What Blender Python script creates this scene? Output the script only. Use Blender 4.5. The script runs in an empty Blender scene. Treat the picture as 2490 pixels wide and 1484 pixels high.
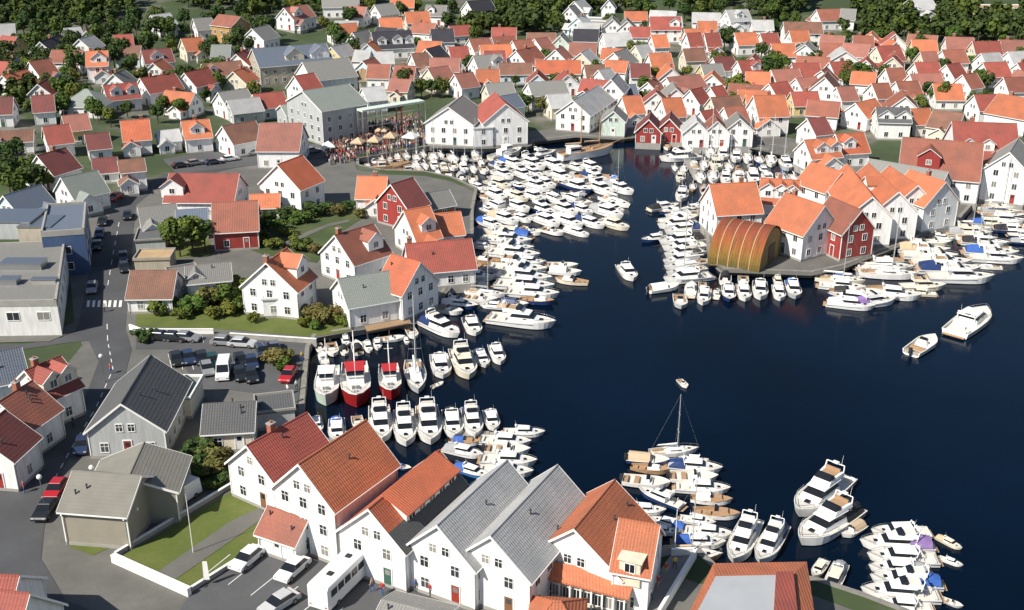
import bpy, math, random
from mathutils import Vector, Matrix
from mathutils.geometry import delaunay_2d_cdt
R = math.radians
scene = bpy.context.scene
col = scene.collection
rnd = random.Random(11)

# ------------------------------------------------------------------ camera, world, sun, exposure
CAM_H, PITCH, FPX = 73.8, R(22.6), 2700.0
cam_d = bpy.data.cameras.new('camera'); cam = bpy.data.objects.new('camera', cam_d); col.objects.link(cam)
cam.location = (0, 0, CAM_H); cam.rotation_euler = (R(90) - PITCH, 0, 0)
cam_d.sensor_width = 36.0; cam_d.lens = 36.0 * FPX / 2490.0; cam_d.clip_start = 1.0; cam_d.clip_end = 9000.0
scene.camera = cam
SUN_EL = R(44.0)
SUN_DIR = Vector((-0.79, -0.61, 0)).normalized() * math.cos(SUN_EL) + Vector((0, 0, math.sin(SUN_EL)))
world = bpy.data.worlds.new('World'); scene.world = world; world.use_nodes = True
wn = world.node_tree; bg = wn.nodes['Background']
sky = wn.nodes.new('ShaderNodeTexSky'); sky.sky_type = 'NISHITA'; sky.sun_disc = False
sky.sun_elevation = SUN_EL; sky.sun_rotation = math.atan2(SUN_DIR.x, SUN_DIR.y)
sky.air_density = 1.0; sky.dust_density = 0.6; sky.ozone_density = 1.5
wn.links.new(sky.outputs[0], bg.inputs[0]); bg.inputs[1].default_value = 0.07
sun_d = bpy.data.lights.new('sun', 'SUN'); sun_d.energy = 5.0; sun_d.angle = R(0.55); sun_d.color = (1.0, 0.93, 0.82)
sun = bpy.data.objects.new('sun', sun_d); col.objects.link(sun)
sun.rotation_euler = SUN_DIR.to_track_quat('Z', 'Y').to_euler(); sun.location = (-100, -60, 150)
vs = scene.view_settings
vs.view_transform = 'Standard'; vs.look = 'None'; vs.exposure = 0.5; vs.gamma = 1.0; vs.use_curve_mapping = False

# ------------------------------------------------------------------ photo pixels (2490 x 1484) to the ground
def sstep(a, b, v):
    t = min(1.0, max(0.0, (v - a) / (b - a))); return t * t * (3 - 2 * t)
def terr(x, y):
    z = 1.2
    z += 18.0 * sstep(310, 650, y) + 30.0 * sstep(650, 1200, y)
    z += 3.5 * sstep(-45, -150, x) * sstep(160, 270, y)
    z += 3.0 * sstep(60, 160, x) * sstep(295, 380, y)
    return z
def ray(x, y):
    u, v = (x - 1245.0) / FPX, (742.0 - y) / FPX
    c, s = math.cos(PITCH), math.sin(PITCH)
    return Vector((u, c + v * s, -s + v * c))
def pz(x, y, z):
    d = ray(x, y); t = (z - CAM_H) / d.z
    return Vector((d.x * t, d.y * t, z))
def pg(x, y, h=0.0):
    """the point on the surface h metres above the ground that is seen at this photo pixel"""
    d = ray(x, y); t = (1.2 + h - CAM_H) / d.z
    def f(t): return CAM_H + d.z * t - terr(d.x * t, d.y * t) - h
    lo, hi = 0.0, t
    n = 60
    for i in range(1, n + 1):
        tt = t * i / n
        if f(tt) <= 0: hi = tt; break
        lo = tt
    for _ in range(24):
        m = (lo + hi) / 2
        if f(m) > 0: lo = m
        else: hi = m
    p = d * hi
    return Vector((p.x, p.y, CAM_H + p.z))

# ------------------------------------------------------------------ materials
MATS = {}
def nodes_of(name):
    m = bpy.data.materials.new(name); m.use_nodes = True
    nt = m.node_tree; b = nt.nodes['Principled BSDF']
    return m, nt, b
def N(nt, t, **kw):
    n = nt.nodes.new(t)
    for k, v in kw.items(): setattr(n, k, v)
    return n
def mix(nt, fac, a, b):
    n = N(nt, 'ShaderNodeMix', data_type='RGBA')
    for sock, val in ((n.inputs[0], fac), (n.inputs[6], a), (n.inputs[7], b)):
        if hasattr(val, 'is_output'): nt.links.new(val, sock)
        else: sock.default_value = val if not isinstance(val, tuple) else (*val[:3], 1)
    return n.outputs[2]
def ramp(nt, fac, *stops):
    r = N(nt, 'ShaderNodeValToRGB'); e = r.color_ramp.elements
    while len(e) < len(stops): e.new(0.5)
    for el, (p, c) in zip(e, stops):
        el.position = p; el.color = (*c, 1) if isinstance(c, tuple) else (c, c, c, 1)
    nt.links.new(fac, r.inputs[0]); return r.outputs[0]
def noise(nt, scale, detail=4, rough=0.55, coord='Object', w=None):
    tc = N(nt, 'ShaderNodeTexCoord'); n = N(nt, 'ShaderNodeTexNoise')
    n.inputs['Scale'].default_value = scale; n.inputs['Detail'].default_value = detail; n.inputs['Roughness'].default_value = rough
    nt.links.new(tc.outputs[coord], n.inputs['Vector']); return n.outputs['Fac']
def bump(nt, b, h, strength=0.3, dist=0.05):
    n = N(nt, 'ShaderNodeBump'); n.inputs['Strength'].default_value = strength; n.inputs['Distance'].default_value = dist
    nt.links.new(h, n.inputs['Height']); nt.links.new(n.outputs[0], b.inputs['Normal'])
def sc(c, k): return tuple(max(0, min(1, v * k)) for v in c)

def plain(name, c, rough=0.6, var=0.25, nscale=1.5, metal=0.0, coat=0.0, bump_s=0.0):
    if name in MATS: return MATS[name]
    m, nt, b = nodes_of(name)
    f = noise(nt, nscale)
    nt.links.new(mix(nt, f, sc(c, 1 - var), sc(c, 1 + var)), b.inputs['Base Color'])
    b.inputs['Roughness'].default_value = rough; b.inputs['Metallic'].default_value = metal
    if coat: b.inputs['Coat Weight'].default_value = coat
    if bump_s: bump(nt, b, f, bump_s, 0.05)
    MATS[name] = m; return m

def tile_roof(name, c, c2=None, rough=0.75, period=0.33):
    """pantiles: ribs down the slope, mottled and weathered, each roof slightly its own tone"""
    if name in MATS: return MATS[name]
    m, nt, b = nodes_of(name)
    tc = N(nt, 'ShaderNodeTexCoord'); oi = N(nt, 'ShaderNodeObjectInfo')
    mp = N(nt, 'ShaderNodeVectorMath', operation='MULTIPLY_ADD')
    nt.links.new(tc.outputs['Object'], mp.inputs[0]); mp.inputs[1].default_value = (1, 1, 1)
    rv = N(nt, 'ShaderNodeVectorMath', operation='SCALE'); rv.inputs[0].default_value = (40, 23, 11); nt.links.new(oi.outputs['Random'], rv.inputs['Scale'])
    nt.links.new(rv.outputs[0], mp.inputs[2])
    def nz(s, d=5):
        n = N(nt, 'ShaderNodeTexNoise'); n.inputs['Scale'].default_value = s; n.inputs['Detail'].default_value = d
        nt.links.new(mp.outputs[0], n.inputs['Vector']); return n.outputs['Fac']
    big = ramp(nt, nz(0.35), (0.35, 0.0), (0.7, 1.0))
    fine = nz(5.0, 3)
    base = mix(nt, big, sc(c, 1.12), c2 or sc(c, 0.78))
    base = mix(nt, ramp(nt, fine, (0.35, 0.0), (0.75, 0.55)), base, sc(c, 0.55))
    lich = ramp(nt, nz(0.9), (0.62, 0.0), (0.8, 0.35))
    base = mix(nt, lich, base, sc((c[0] * .6 + .05, c[1] * .6 + .04, c[2] * .6 + .03), .9))
    hsv = N(nt, 'ShaderNodeHueSaturation'); nt.links.new(base, hsv.inputs['Color']); hsv.inputs['Saturation'].default_value = 0.92
    mr = N(nt, 'ShaderNodeMapRange'); mr.inputs[3].default_value = 0.82; mr.inputs[4].default_value = 1.18
    nt.links.new(oi.outputs['Random'], mr.inputs[0]); nt.links.new(mr.outputs[0], hsv.inputs['Value'])
    nt.links.new(hsv.outputs[0], b.inputs['Base Color'])
    sx = N(nt, 'ShaderNodeSeparateXYZ'); nt.links.new(tc.outputs['Object'], sx.inputs[0])
    w = N(nt, 'ShaderNodeMath', operation='MULTIPLY'); w.inputs[1].default_value = 2 * math.pi / period; nt.links.new(sx.outputs[0], w.inputs[0])
    s = N(nt, 'ShaderNodeMath', operation='SINE'); nt.links.new(w.outputs[0], s.inputs[0])
    bump(nt, b, s.outputs[0], 0.5, 0.03)
    b.inputs['Roughness'].default_value = rough
    MATS[name] = m; return m

def clap(name, c, rough=0.55, period=0.16, var=0.10):
    """painted weatherboard: fine relief of the boards and rain streaks"""
    if name in MATS: return MATS[name]
    m, nt, b = nodes_of(name)
    tc = N(nt, 'ShaderNodeTexCoord'); sx = N(nt, 'ShaderNodeSeparateXYZ'); nt.links.new(tc.outputs['Object'], sx.inputs[0])
    w = N(nt, 'ShaderNodeMath', operation='MULTIPLY'); w.inputs[1].default_value = 1.0 / period; nt.links.new(sx.outputs[2], w.inputs[0])
    fr = N(nt, 'ShaderNodeMath', operation='FRACT'); nt.links.new(w.outputs[0], fr.inputs[0])
    bump(nt, b, fr.outputs[0], 0.35, 0.02)
    mp = N(nt, 'ShaderNodeMapping'); mp.inputs['Scale'].default_value = (1.6, 1.6, 0.25); nt.links.new(tc.outputs['Object'], mp.inputs[0])
    n = N(nt, 'ShaderNodeTexNoise'); n.inputs['Scale'].default_value = 1.3; n.inputs['Detail'].default_value = 6; nt.links.new(mp.outputs[0], n.inputs['Vector'])
    f = ramp(nt, n.outputs['Fac'], (0.35, 0.0), (0.75, 1.0))
    nt.links.new(mix(nt, f, sc(c, 1.04), sc(c, 1 - 2 * var)), b.inputs['Base Color'])
    b.inputs['Roughness'].default_value = rough
    MATS[name] = m; return m

ROOF = {
 'orange': tile_roof('roof_orange', (0.47, 0.118, 0.034), (0.38, 0.11, 0.04)),
 'bright orange': tile_roof('roof_bright_orange', (0.47, 0.092, 0.022), (0.38, 0.085, 0.027)),
 'red': tile_roof('roof_red', (0.29, 0.050, 0.030), (0.23, 0.050, 0.034)),
 'dark red': tile_roof('roof_dark_red', (0.18, 0.038, 0.032), (0.14, 0.04, 0.036)),
 'rust red': tile_roof('roof_rust', (0.27, 0.078, 0.042), (0.21, 0.072, 0.046)),
 'salmon': tile_roof('roof_salmon', (0.31, 0.105, 0.072), (0.25, 0.10, 0.075)),
 'brown': tile_roof('roof_brown', (0.20, 0.085, 0.050), (0.14, 0.07, 0.05)),
 'tan': tile_roof('roof_tan', (0.42, 0.28, 0.13), (0.34, 0.24, 0.13)),
 'grey': tile_roof('roof_grey', (0.185, 0.185, 0.175), (0.21, 0.205, 0.19)),
 'pale grey': tile_roof('roof_pale_grey', (0.40, 0.40, 0.40), (0.34, 0.35, 0.35)),
 'stone grey': tile_roof('roof_stone_grey', (0.20, 0.195, 0.17), (0.235, 0.225, 0.19)),
  'felt': plain('roof_felt', (0.185, 0.18, 0.155), .9, .22, .5),
 'dark grey': tile_roof('roof_dark_grey', (0.085, 0.09, 0.095), (0.11, 0.11, 0.11)),
 'black': tile_roof('roof_black', (0.022, 0.022, 0.032), (0.035, 0.035, 0.045)),
 'blue-grey': tile_roof('roof_blue_grey', (0.09, 0.12, 0.17), (0.12, 0.14, 0.18)),
 'green-grey': tile_roof('roof_green_grey', (0.19, 0.22, 0.20), (0.24, 0.26, 0.24)),
}
WALL = {
 'white': clap('wall_white', (0.80, 0.80, 0.79)), 'cream': clap('wall_cream', (0.68, 0.63, 0.50)),
 'yellow': clap('wall_yellow', (0.66, 0.52, 0.22)), 'red': clap('wall_red', (0.30, 0.042, 0.035)),
 'grey': clap('wall_grey', (0.42, 0.44, 0.44)), 'pale blue': clap('wall_blue', (0.55, 0.66, 0.72)),
 'beige': clap('wall_beige', (0.42, 0.38, 0.30)), 'brown': clap('wall_brown', (0.22, 0.12, 0.06)),
 'navy': clap('wall_navy', (0.05, 0.09, 0.19)), 'pale green': clap('wall_green', (0.55, 0.66, 0.58)),
 'stone': plain('wall_stone_render', (0.27, 0.25, 0.20), .9, .15, .8), 'off-white': clap('wall_off_white', (0.72, 0.72, 0.70)),
 'ochre': clap('wall_ochre', (0.42, 0.25, 0.09)),
}
TRIM = plain('white_trim', (0.78, 0.78, 0.76), 0.5, 0.06)
DTRIM = plain('dark_trim', (0.05, 0.05, 0.055), 0.5, 0.1)
def glass_mat():
    m, nt, b = nodes_of('window_glass'); oi = N(nt, 'ShaderNodeObjectInfo')      # some windows have pale curtains behind the pane
    nt.links.new(ramp(nt, oi.outputs['Random'], (0.0, (0.012, 0.015, 0.02)), (0.55, (0.03, 0.036, 0.045)), (0.72, (0.09, 0.095, 0.10)), (0.9, (0.26, 0.25, 0.23))), b.inputs['Base Color'])
    b.inputs['Roughness'].default_value = .08; MATS['window_glass'] = m; return m
GLASS = glass_mat()
BRICK = plain('chimney_brick', (0.30, 0.11, 0.07), 0.85, 0.35, 6)
CONC = plain('concrete', (0.30, 0.29, 0.27), 0.85, 0.25, 0.7)
STONE = plain('quay_stone', (0.20, 0.19, 0.17), 0.9, 0.45, 0.9, bump_s=0.6)
METAL = plain('galvanised_metal', (0.45, 0.46, 0.47), 0.35, 0.1, metal=0.9)
WOOD = plain('deck_wood', (0.30, 0.20, 0.115), 0.8, 0.35, 3)
GWOOD = plain('grey_wood', (0.27, 0.26, 0.24), 0.85, 0.3, 3)
DKWOOD = plain('dark_wood', (0.075, 0.045, 0.028), 0.8, 0.3, 3)
GEL = plain('white_gelcoat', (0.80, 0.80, 0.78), 0.22, 0.05, 0.8, coat=0.3)
GELC = plain('cream_gelcoat', (0.70, 0.65, 0.52), 0.25, 0.06, 0.8, coat=0.3)
DECKM = plain('pale_deck', (0.60, 0.58, 0.53), 0.7, 0.12, 2)
TEAK = plain('teak', (0.36, 0.23, 0.13), 0.7, 0.25, 4)
BGLASS = plain('boat_glass', (0.012, 0.014, 0.018), 0.06, 0.3)
RED = plain('red_paint', (0.45, 0.022, 0.02), 0.35, 0.12, coat=0.3)
NAVY = plain('navy_paint', (0.02, 0.04, 0.13), 0.3, 0.15, coat=0.3)
BLUE = plain('blue_canvas', (0.03, 0.10, 0.36), 0.8, 0.2)
GREENC = plain('green_canvas', (0.03, 0.20, 0.15), 0.8, 0.2)
PURP = plain('violet_canvas', (0.22, 0.14, 0.34), 0.8, 0.2)
BLK = plain('black_canvas', (0.02, 0.02, 0.024), 0.8, 0.2)
GRYC = plain('grey_canvas', (0.30, 0.31, 0.32), 0.8, 0.15)
TANC = plain('tan_canvas', (0.48, 0.36, 0.24), 0.8, 0.2)
ALU = plain('mast_alu', (0.62, 0.63, 0.63), 0.4, 0.06, metal=0.4)
RUB = plain('rubber', (0.02, 0.02, 0.02), 0.8, 0.2)
BOOT = plain('antifoul', (0.06, 0.04, 0.05), 0.7, 0.2)

def ground_mat(name, stops, s1=0.05, s2=1.2, rough=0.95, b_s=0.3):
    m, nt, b = nodes_of(name)
    f1 = noise(nt, s1, 6, 0.6); f2 = noise(nt, s2, 5, 0.65)
    c = ramp(nt, f1, *stops)
    nt.links.new(mix(nt, ramp(nt, f2, (0.3, 0.0), (0.75, 0.6)), c, (0.05, 0.055, 0.035)), b.inputs['Base Color'])
    b.inputs['Roughness'].default_value = rough; bump(nt, b, f2, b_s, 0.1); MATS[name] = m; return m
LAND_M = ground_mat('mixed_ground', ((0.40, (0.028, 0.055, 0.013)), (0.52, (0.045, 0.075, 0.02)), (0.58, (0.10, 0.105, 0.075)), (0.70, (0.20, 0.19, 0.17))))
LAWN_M = ground_mat('lawn_grass', ((0.3, (0.075, 0.115, 0.012)), (0.5, (0.10, 0.135, 0.014)), (0.7, (0.135, 0.15, 0.03))), 0.25, 6)
ROUGH_M = ground_mat('rough_grass', ((0.3, (0.03, 0.055, 0.012)), (0.5, (0.05, 0.085, 0.018)), (0.7, (0.09, 0.11, 0.03))), 0.15, 2.5, b_s=0.6)
def asphalt(name, c, s=0.12):
    m, nt, b = nodes_of(name)
    f1 = noise(nt, s, 6, 0.65); f2 = noise(nt, 3.0, 4, 0.6)
    cc = ramp(nt, f1, (0.3, sc(c, 0.78)), (0.55, c), (0.75, sc(c, 1.25)))
    nt.links.new(mix(nt, ramp(nt, f2, (0.4, 0.0), (0.8, 0.3)), cc, sc(c, 0.6)), b.inputs['Base Color'])
    b.inputs['Roughness'].default_value = 0.9; MATS[name] = m; return m
ASPH = asphalt('asphalt', (0.082, 0.085, 0.09)); ASPH_D = asphalt('dark_asphalt', (0.066, 0.069, 0.074)); PAVE = asphalt('paving', (0.125, 0.123, 0.112), 0.2)

def water_mat():
    m, nt, b = nodes_of('harbour_water')
    tc = N(nt, 'ShaderNodeTexCoord'); mp = N(nt, 'ShaderNodeMapping'); mp.inputs['Scale'].default_value = (1, 1.7, 1); mp.inputs['Rotation'].default_value = (0, 0, 0.5)
    nt.links.new(tc.outputs['Object'], mp.inputs[0])
    def nz(s, d):
        n = N(nt, 'ShaderNodeTexNoise'); n.inputs['Scale'].default_value = s; n.inputs['Detail'].default_value = d; nt.links.new(mp.outputs[0], n.inputs['Vector']); return n.outputs['Fac']
    a = N(nt, 'ShaderNodeMath', operation='MULTIPLY_ADD'); nt.links.new(nz(0.55, 4), a.inputs[0]); a.inputs[1].default_value = 0.6; nt.links.new(nz(2.2, 3), a.inputs[2])
    bump(nt, b, a.outputs[0], 0.10, 0.12)
    f = ramp(nt, noise(nt, 0.02, 4), (.35, 0.0), (.68, 1.0))
    nt.links.new(mix(nt, f, (0.0004, 0.0032, 0.0095), (0.0010, 0.0068, 0.020)), b.inputs['Base Color'])
    wp = N(nt, 'ShaderNodeMapRange'); nt.links.new(noise(nt, 0.018, 5, .6), wp.inputs[0]); wp.inputs[1].default_value = .4; wp.inputs[2].default_value = .65; wp.inputs[3].default_value = .05; wp.inputs[4].default_value = .16; nt.links.new(wp.outputs[0], b.inputs['Roughness'])
    b.inputs['IOR'].default_value = 1.33; b.inputs['Specular IOR Level'].default_value = 0.22
    MATS['water'] = m; return m
WATER = water_mat()

# ------------------------------------------------------------------ mesh helpers
class MB:
    def __init__(s): s.v = []; s.f = []; s.m = []
    def poly(s, pts, mat=0):
        i = len(s.v); s.v += [tuple(p) for p in pts]; s.f.append(tuple(range(i, i + len(pts)))); s.m.append(mat)
    def box(s, x0, x1, y0, y1, z0, z1, mat=0, top=1.0, tx=None, M=None, skip=()):
        cx, cy = (x0 + x1) / 2, (y0 + y1) / 2; tx = top if tx is None else tx
        p = [(x0, y0, z0), (x1, y0, z0), (x1, y1, z0), (x0, y1, z0)]
        q = [(cx + (x - cx) * tx, cy + (y - cy) * top, z1) for x, y, _ in p]
        s.hexa(p + q, mat, M)
    def hexa(s, p, mat=0, M=None):
        if M is not None: p = [tuple(M @ Vector(a)) for a in p]
        i = len(s.v); s.v += [tuple(a) for a in p]
        for f in ((3, 2, 1, 0), (4, 5, 6, 7), (0, 1, 5, 4), (1, 2, 6, 5), (2, 3, 7, 6), (3, 0, 4, 7)):
            s.f.append(tuple(i + k for k in f)); s.m.append(mat)
    def tube(s, a, b, r, r2=None, n=6, mat=0, cap=True):
        a, b = Vector(a), Vector(b); r2 = r if r2 is None else r2
        d = (b - a).normalized(); u = d.orthogonal().normalized(); w = d.cross(u); i = len(s.v)
        for c, rr in ((a, r), (b, r2)):
            for k in range(n):
                t = 2 * math.pi * k / n; s.v.append(tuple(c + (u * math.cos(t) + w * math.sin(t)) * rr))
        for k in range(n):
            l = (k + 1) % n; s.f.append((i + k, i + l, i + n + l, i + n + k)); s.m.append(mat)
        if cap:
            s.f.append(tuple(i + n + k for k in range(n))); s.m.append(mat); s.f.append(tuple(i + k for k in reversed(range(n)))); s.m.append(mat)
    def path(s, pts, r, n=5, mat=0):
        for a, b in zip(pts, pts[1:]): s.tube(a, b, r, r, n, mat)
    def loft(s, rings, mat=0, cap=True, closed=True):
        i = len(s.v); n = len(rings[0])
        for rg in rings: s.v += [tuple(p) for p in rg]
        for a in range(len(rings) - 1):
            for k in range(n if closed else n - 1):
                l = (k + 1) % n; s.f.append((i + a * n + k, i + a * n + l, i + (a + 1) * n + l, i + (a + 1) * n + k)); s.m.append(mat)
        if cap and closed:
            s.f.append(tuple(i + k for k in reversed(range(n)))); s.m.append(mat)
            s.f.append(tuple(i + (len(rings) - 1) * n + k for k in range(n))); s.m.append(mat)
    def sphere(s, c, r, n=8, m=5, mat=0, sz=1.0):
        rings = []
        for a in range(m + 1):
            t = math.pi * (a + 0.02) / (m + 0.04); rings.append([(c[0] + r * math.sin(t) * math.cos(2 * math.pi * k / n), c[1] + r * math.sin(t) * math.sin(2 * math.pi * k / n), c[2] - r * sz * math.cos(t)) for k in range(n)])
        s.loft(rings, mat)
    def mesh(s, name, mats, smooth=False):
        me = bpy.data.meshes.new(name); me.from_pydata(s.v, [], s.f)
        for m in (mats if isinstance(mats, (list, tuple)) else [mats]): me.materials.append(m)
        if any(s.m): me.polygons.foreach_set('material_index', s.m)
        if smooth: me.polygons.foreach_set('use_smooth', [True] * len(s.f))
        me.validate(); me.update(); return me
def link(name, data, parent=None, loc=(0, 0, 0), rz=0.0, scale=None, kind=None):
    o = bpy.data.objects.new(name, data); col.objects.link(o)
    if parent is not None: o.parent = parent
    o.location = loc
    if rz: o.rotation_euler = (0, 0, rz)
    if scale is not None: o.scale = scale if isinstance(scale, (tuple, list)) else (scale,) * 3
    if kind: o['kind'] = kind
    return o
THINGS = []
def thing(name, label, cat, loc, rz=0.0, zone='', mark=None, group=None, data=None, scale=None):
    """label = how it looks, zone = what it stands by; look-alikes of one zone are told apart by counting out from the zone's landmark"""
    o = link(name, data, None, loc, rz, scale); o['category'] = cat
    THINGS.append([o, label, zone, mark, group]); return o
ORD = 'first second third fourth fifth sixth seventh eighth ninth tenth eleventh twelfth thirteenth fourteenth fifteenth sixteenth seventeenth eighteenth nineteenth twentieth'.split()
ORD += [t if n == 0 else f'{b}-{ORD[n - 1]}' for b, t in (('twenty', ''), ('thirty', 'thirtieth'), ('forty', 'fortieth')) for n in range(10) if t or n]
def finish_labels():
    by = {}
    for t in THINGS: by.setdefault((t[1] + ' ' + t[2]).strip(), []).append(t)
    multi = {}
    for full, ts in by.items():
        if len(ts) == 1:
            if len(full.split()) > 16: full = full.replace(' and chimney', '')
            ts[0][0]['label'] = full
            if ts[0][4]: ts[0][0]['group'] = ts[0][4]
        else: multi.setdefault((ts[0][1], ts[0][3][0] if ts[0][3] else full), []).extend(ts)
    for (desc, mk), ts in multi.items():
        if not ts[0][3]:
            for t in ts: t[0]['label'] = mk; t[0]['group'] = t[4] or mk
            continue
        mp = ts[0][3][1]
        ts.sort(key=lambda t: (Vector(t[0].location[:2]) - Vector(mp[:2])).length)
        for i, t in enumerate(ts):
            lab = f"{desc}, {ORD[min(i, len(ORD) - 1)]} one out from {mk}"
            if len(lab.split()) > 16: lab = lab.replace(' one out', ' out').replace(', dormers and chimney', ', dormers, chimney').replace(', dormer and chimney', ', dormer, chimney')
            if len(lab.split()) > 16: lab = lab.replace(' and chimney', '').replace(', chimney', '')
            if len(lab.split()) > 16: print('LONG', lab)
            t[0]['label'] = lab if i < len(ORD) else (desc + ' ' + t[2]).strip()
            t[0]['group'] = t[4] or (desc + ' ' + t[2]).strip()
def inside(p, poly):
    x, y = p[0], p[1]; c = False; n = len(poly)
    for i in range(n):
        a, b = poly[i], poly[i - 1]
        if (a[1] > y) != (b[1] > y) and x < (b[0] - a[0]) * (y - a[1]) / (b[1] - a[1]) + a[0]: c = not c
    return c
def cdt(points, edges):
    r = delaunay_2d_cdt([Vector(p[:2]) for p in points], edges, [], 0, 1e-4)
    return r[0], r[2]
def patch(name, poly, mat, dz, step=6.0, world_pts=False, kind='structure', parent=None):
    w = [Vector(p) for p in poly] if world_pts else [pg(*p) for p in poly]
    pts = [p.to_2d() for p in w]; n = len(pts); edges = []
    allp = []
    for i in range(n):
        a, b = pts[i], pts[(i + 1) % n]; k = max(1, int((b - a).length / step))
        for j in range(k): allp.append(a.lerp(b, j / k))
    edges = [(i, (i + 1) % len(allp)) for i in range(len(allp))]
    x0, x1 = min(p.x for p in pts), max(p.x for p in pts); y0, y1 = min(p.y for p in pts), max(p.y for p in pts)
    x = x0 + step / 2
    while x < x1:
        y = y0 + step / 2
        while y < y1:
            if inside((x, y), pts): allp.append(Vector((x, y)))
            y += step
        x += step
    v, f = cdt(allp, edges)
    mb = MB(); mb.v = [(p.x, p.y, terr(p.x, p.y) + dz) for p in v]
    for t in f:
        c = (v[t[0]] + v[t[1]] + v[t[2]]) / 3
        if inside(c, pts):
            a, b, d = v[t[0]], v[t[1]], v[t[2]]
            mb.f.append(tuple(t) if (b - a).cross(d - a) > 0 else tuple(reversed(t))); mb.m.append(0)
    return link(name, mb.mesh(name, mat), parent, kind=kind)
# ------------------------------------------------------------------ the setting: water, land, quays
W_PX = [(1985, 1430), (2100, 1468), (2260, 1530), (2520, 1640), (3300, 1640), (3600, 900), (3300, 520), (2600, 430), (2470, 445), (2370, 500), (2330, 545), (2240, 585), (2120, 632), (2050, 660),
        (1975, 676), (1760, 668), (1725, 640), (1712, 560), (1712, 505), (1770, 470), (1900, 462), (1990, 440), (2010, 418), (1960, 398), (1850, 372), (1740, 352), (1660, 348), (1560, 340), (1500, 346), (1400, 340), (1300, 352),
        (1290, 362), (1180, 368), (1045, 366), (985, 376), (920, 388), (872, 396), (872, 412), (930, 424), (1035, 428), (1100, 442), (1160, 470), (1150, 520), (1150, 580), (1120, 640), (1100, 700), (1060, 745), (1010, 772), (985, 790),
        (880, 812), (770, 830), (752, 860), (742, 960), (735, 1035), (760, 1070), (880, 1130), (960, 1190), (1085, 1225), (1190, 1268), (1290, 1285), (1400, 1312), (1480, 1330), (1600, 1372), (1690, 1352), (1735, 1395), (1760, 1420), (1880, 1415)]
WPOLY = [pz(x, y, 0.0).to_2d() if y < 1600 else pz(x, y, 0.0).to_2d() for x, y in W_PX]
wm = MB(); wm.poly([(-700, -300, 0), (900, -300, 0), (900, 700, 0), (-700, 700, 0)])
link('water', wm.mesh('water', WATER), kind='structure')
def build_land():
    pts = []; edges = []
    outer = [(-2500, -700), (2500, -700), (2500, 4000), (-2500, 4000)]
    pts += [Vector(p) for p in outer]; edges += [(0, 1), (1, 2), (2, 3), (3, 0)]
    base = len(pts); ring = []
    for i in range(len(WPOLY)):
        a, b = WPOLY[i], WPOLY[(i + 1) % len(WPOLY)]; k = max(1, int((b - a).length / 8))
        for j in range(k): ring.append(a.lerp(b, j / k))
    pts += ring; edges += [(base + i, base + (i + 1) % len(ring)) for i in range(len(ring))]
    for gx in range(-400, 401, 9):
        for gy in range(40, 720, 9):
            if not inside((gx, gy), WPOLY): pts.append(Vector((gx + 0.01 * gy, gy)))
    for gx in range(-2400, 2401, 120):
        for gy in range(-600, 3900, 120):
            if abs(gx) > 410 or gy < 0 or gy > 730: pts.append(Vector((gx + 0.01 * gy, gy + 0.013 * gx)))
    v, f = cdt(pts, edges)
    mb = MB(); mb.v = [(p.x, p.y, terr(p.x, p.y)) for p in v]
    for t in f:
        a, b, d = (v[k] for k in t)
        if inside((a + b + d) / 3, WPOLY): continue
        mb.f.append(tuple(t) if (b - a).cross(d - a) > 0 else tuple(reversed(t))); mb.m.append(0)
    link('ground', mb.mesh('ground', LAND_M), kind='structure')
    # quay wall round the harbour with a coping
    q = MB(); n = len(WPOLY)
    area = sum(WPOLY[i].cross(WPOLY[(i + 1) % n]) for i in range(n)); sg = 1 if area > 0 else -1
    for i in range(n):
        a, b = WPOLY[i], WPOLY[(i + 1) % n]
        if (b - a).length > 150: continue
        d = (b - a).normalized(); o = Vector((d.y, -d.x)) * sg       # outward of water = onto land
        k = max(1, int((b - a).length / 2.2))
        for j in range(k):
            p, r = a.lerp(b, j / k), a.lerp(b, (j + 1) / k); z = rnd.uniform(-0.06, 0.04)
            i1, i2 = p - o * (0.12 + rnd.uniform(0, .1)), r - o * (0.12 + rnd.uniform(0, .1)); e1, e2 = p + o * 0.55, r + o * 0.55
            zt = terr(p.x, p.y) + 0.10 + z
            q.hexa([(i1.x, i1.y, -1.5), (i2.x, i2.y, -1.5), (e2.x, e2.y, -1.5), (e1.x, e1.y, -1.5), (i1.x, i1.y, zt), (i2.x, i2.y, zt), (e2.x, e2.y, zt), (e1.x, e1.y, zt)])
    link('quay_wall', q.mesh('quay_wall', STONE), kind='structure')
build_land()
patch('pavement', [(-260, 1560), (-260, 1180), (40, 1040), (200, 840), (180, 780), (160, 560), (220, 480), (330, 452), (620, 370), (860, 366), (866, 413), (930, 424.5), (1035, 428.5), (1100, 442.5), (1159, 470.5), (1149, 520), (1149, 580), (1119, 640), (1099, 699), (1059, 744), (985, 788),
      (860, 806), (748, 826), (732, 900), (722, 1040), (760, 1090), (930, 1190), (1180, 1285), (1480, 1345), (1620, 1390), (1700, 1420), (1980, 1450), (2200, 1530), (2300, 1620), (-260, 1660)], PAVE, 0.02)
patch('pavement', [(1722, 560), (1718, 510), (1774, 476), (1900, 468), (1992, 446), (2018, 422), (2100, 395), (2320, 430), (2400, 470), (2366, 497), (2326, 541), (2238, 581), (2118, 628), (2048, 656), (1973, 671), (1762, 663), (1731, 637)], PAVE, 0.02)
patch('pavement', [(1045, 361), (1180, 363), (1288, 357), (1300, 347), (1400, 335), (1500, 341), (1560, 335), (1660, 343), (1740, 347), (1850, 367), (1960, 393), (2008, 410), (2080, 385), (2000, 350), (1850, 325), (1650, 318), (1400, 312), (1040, 335)], PAVE, 0.06)
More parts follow.
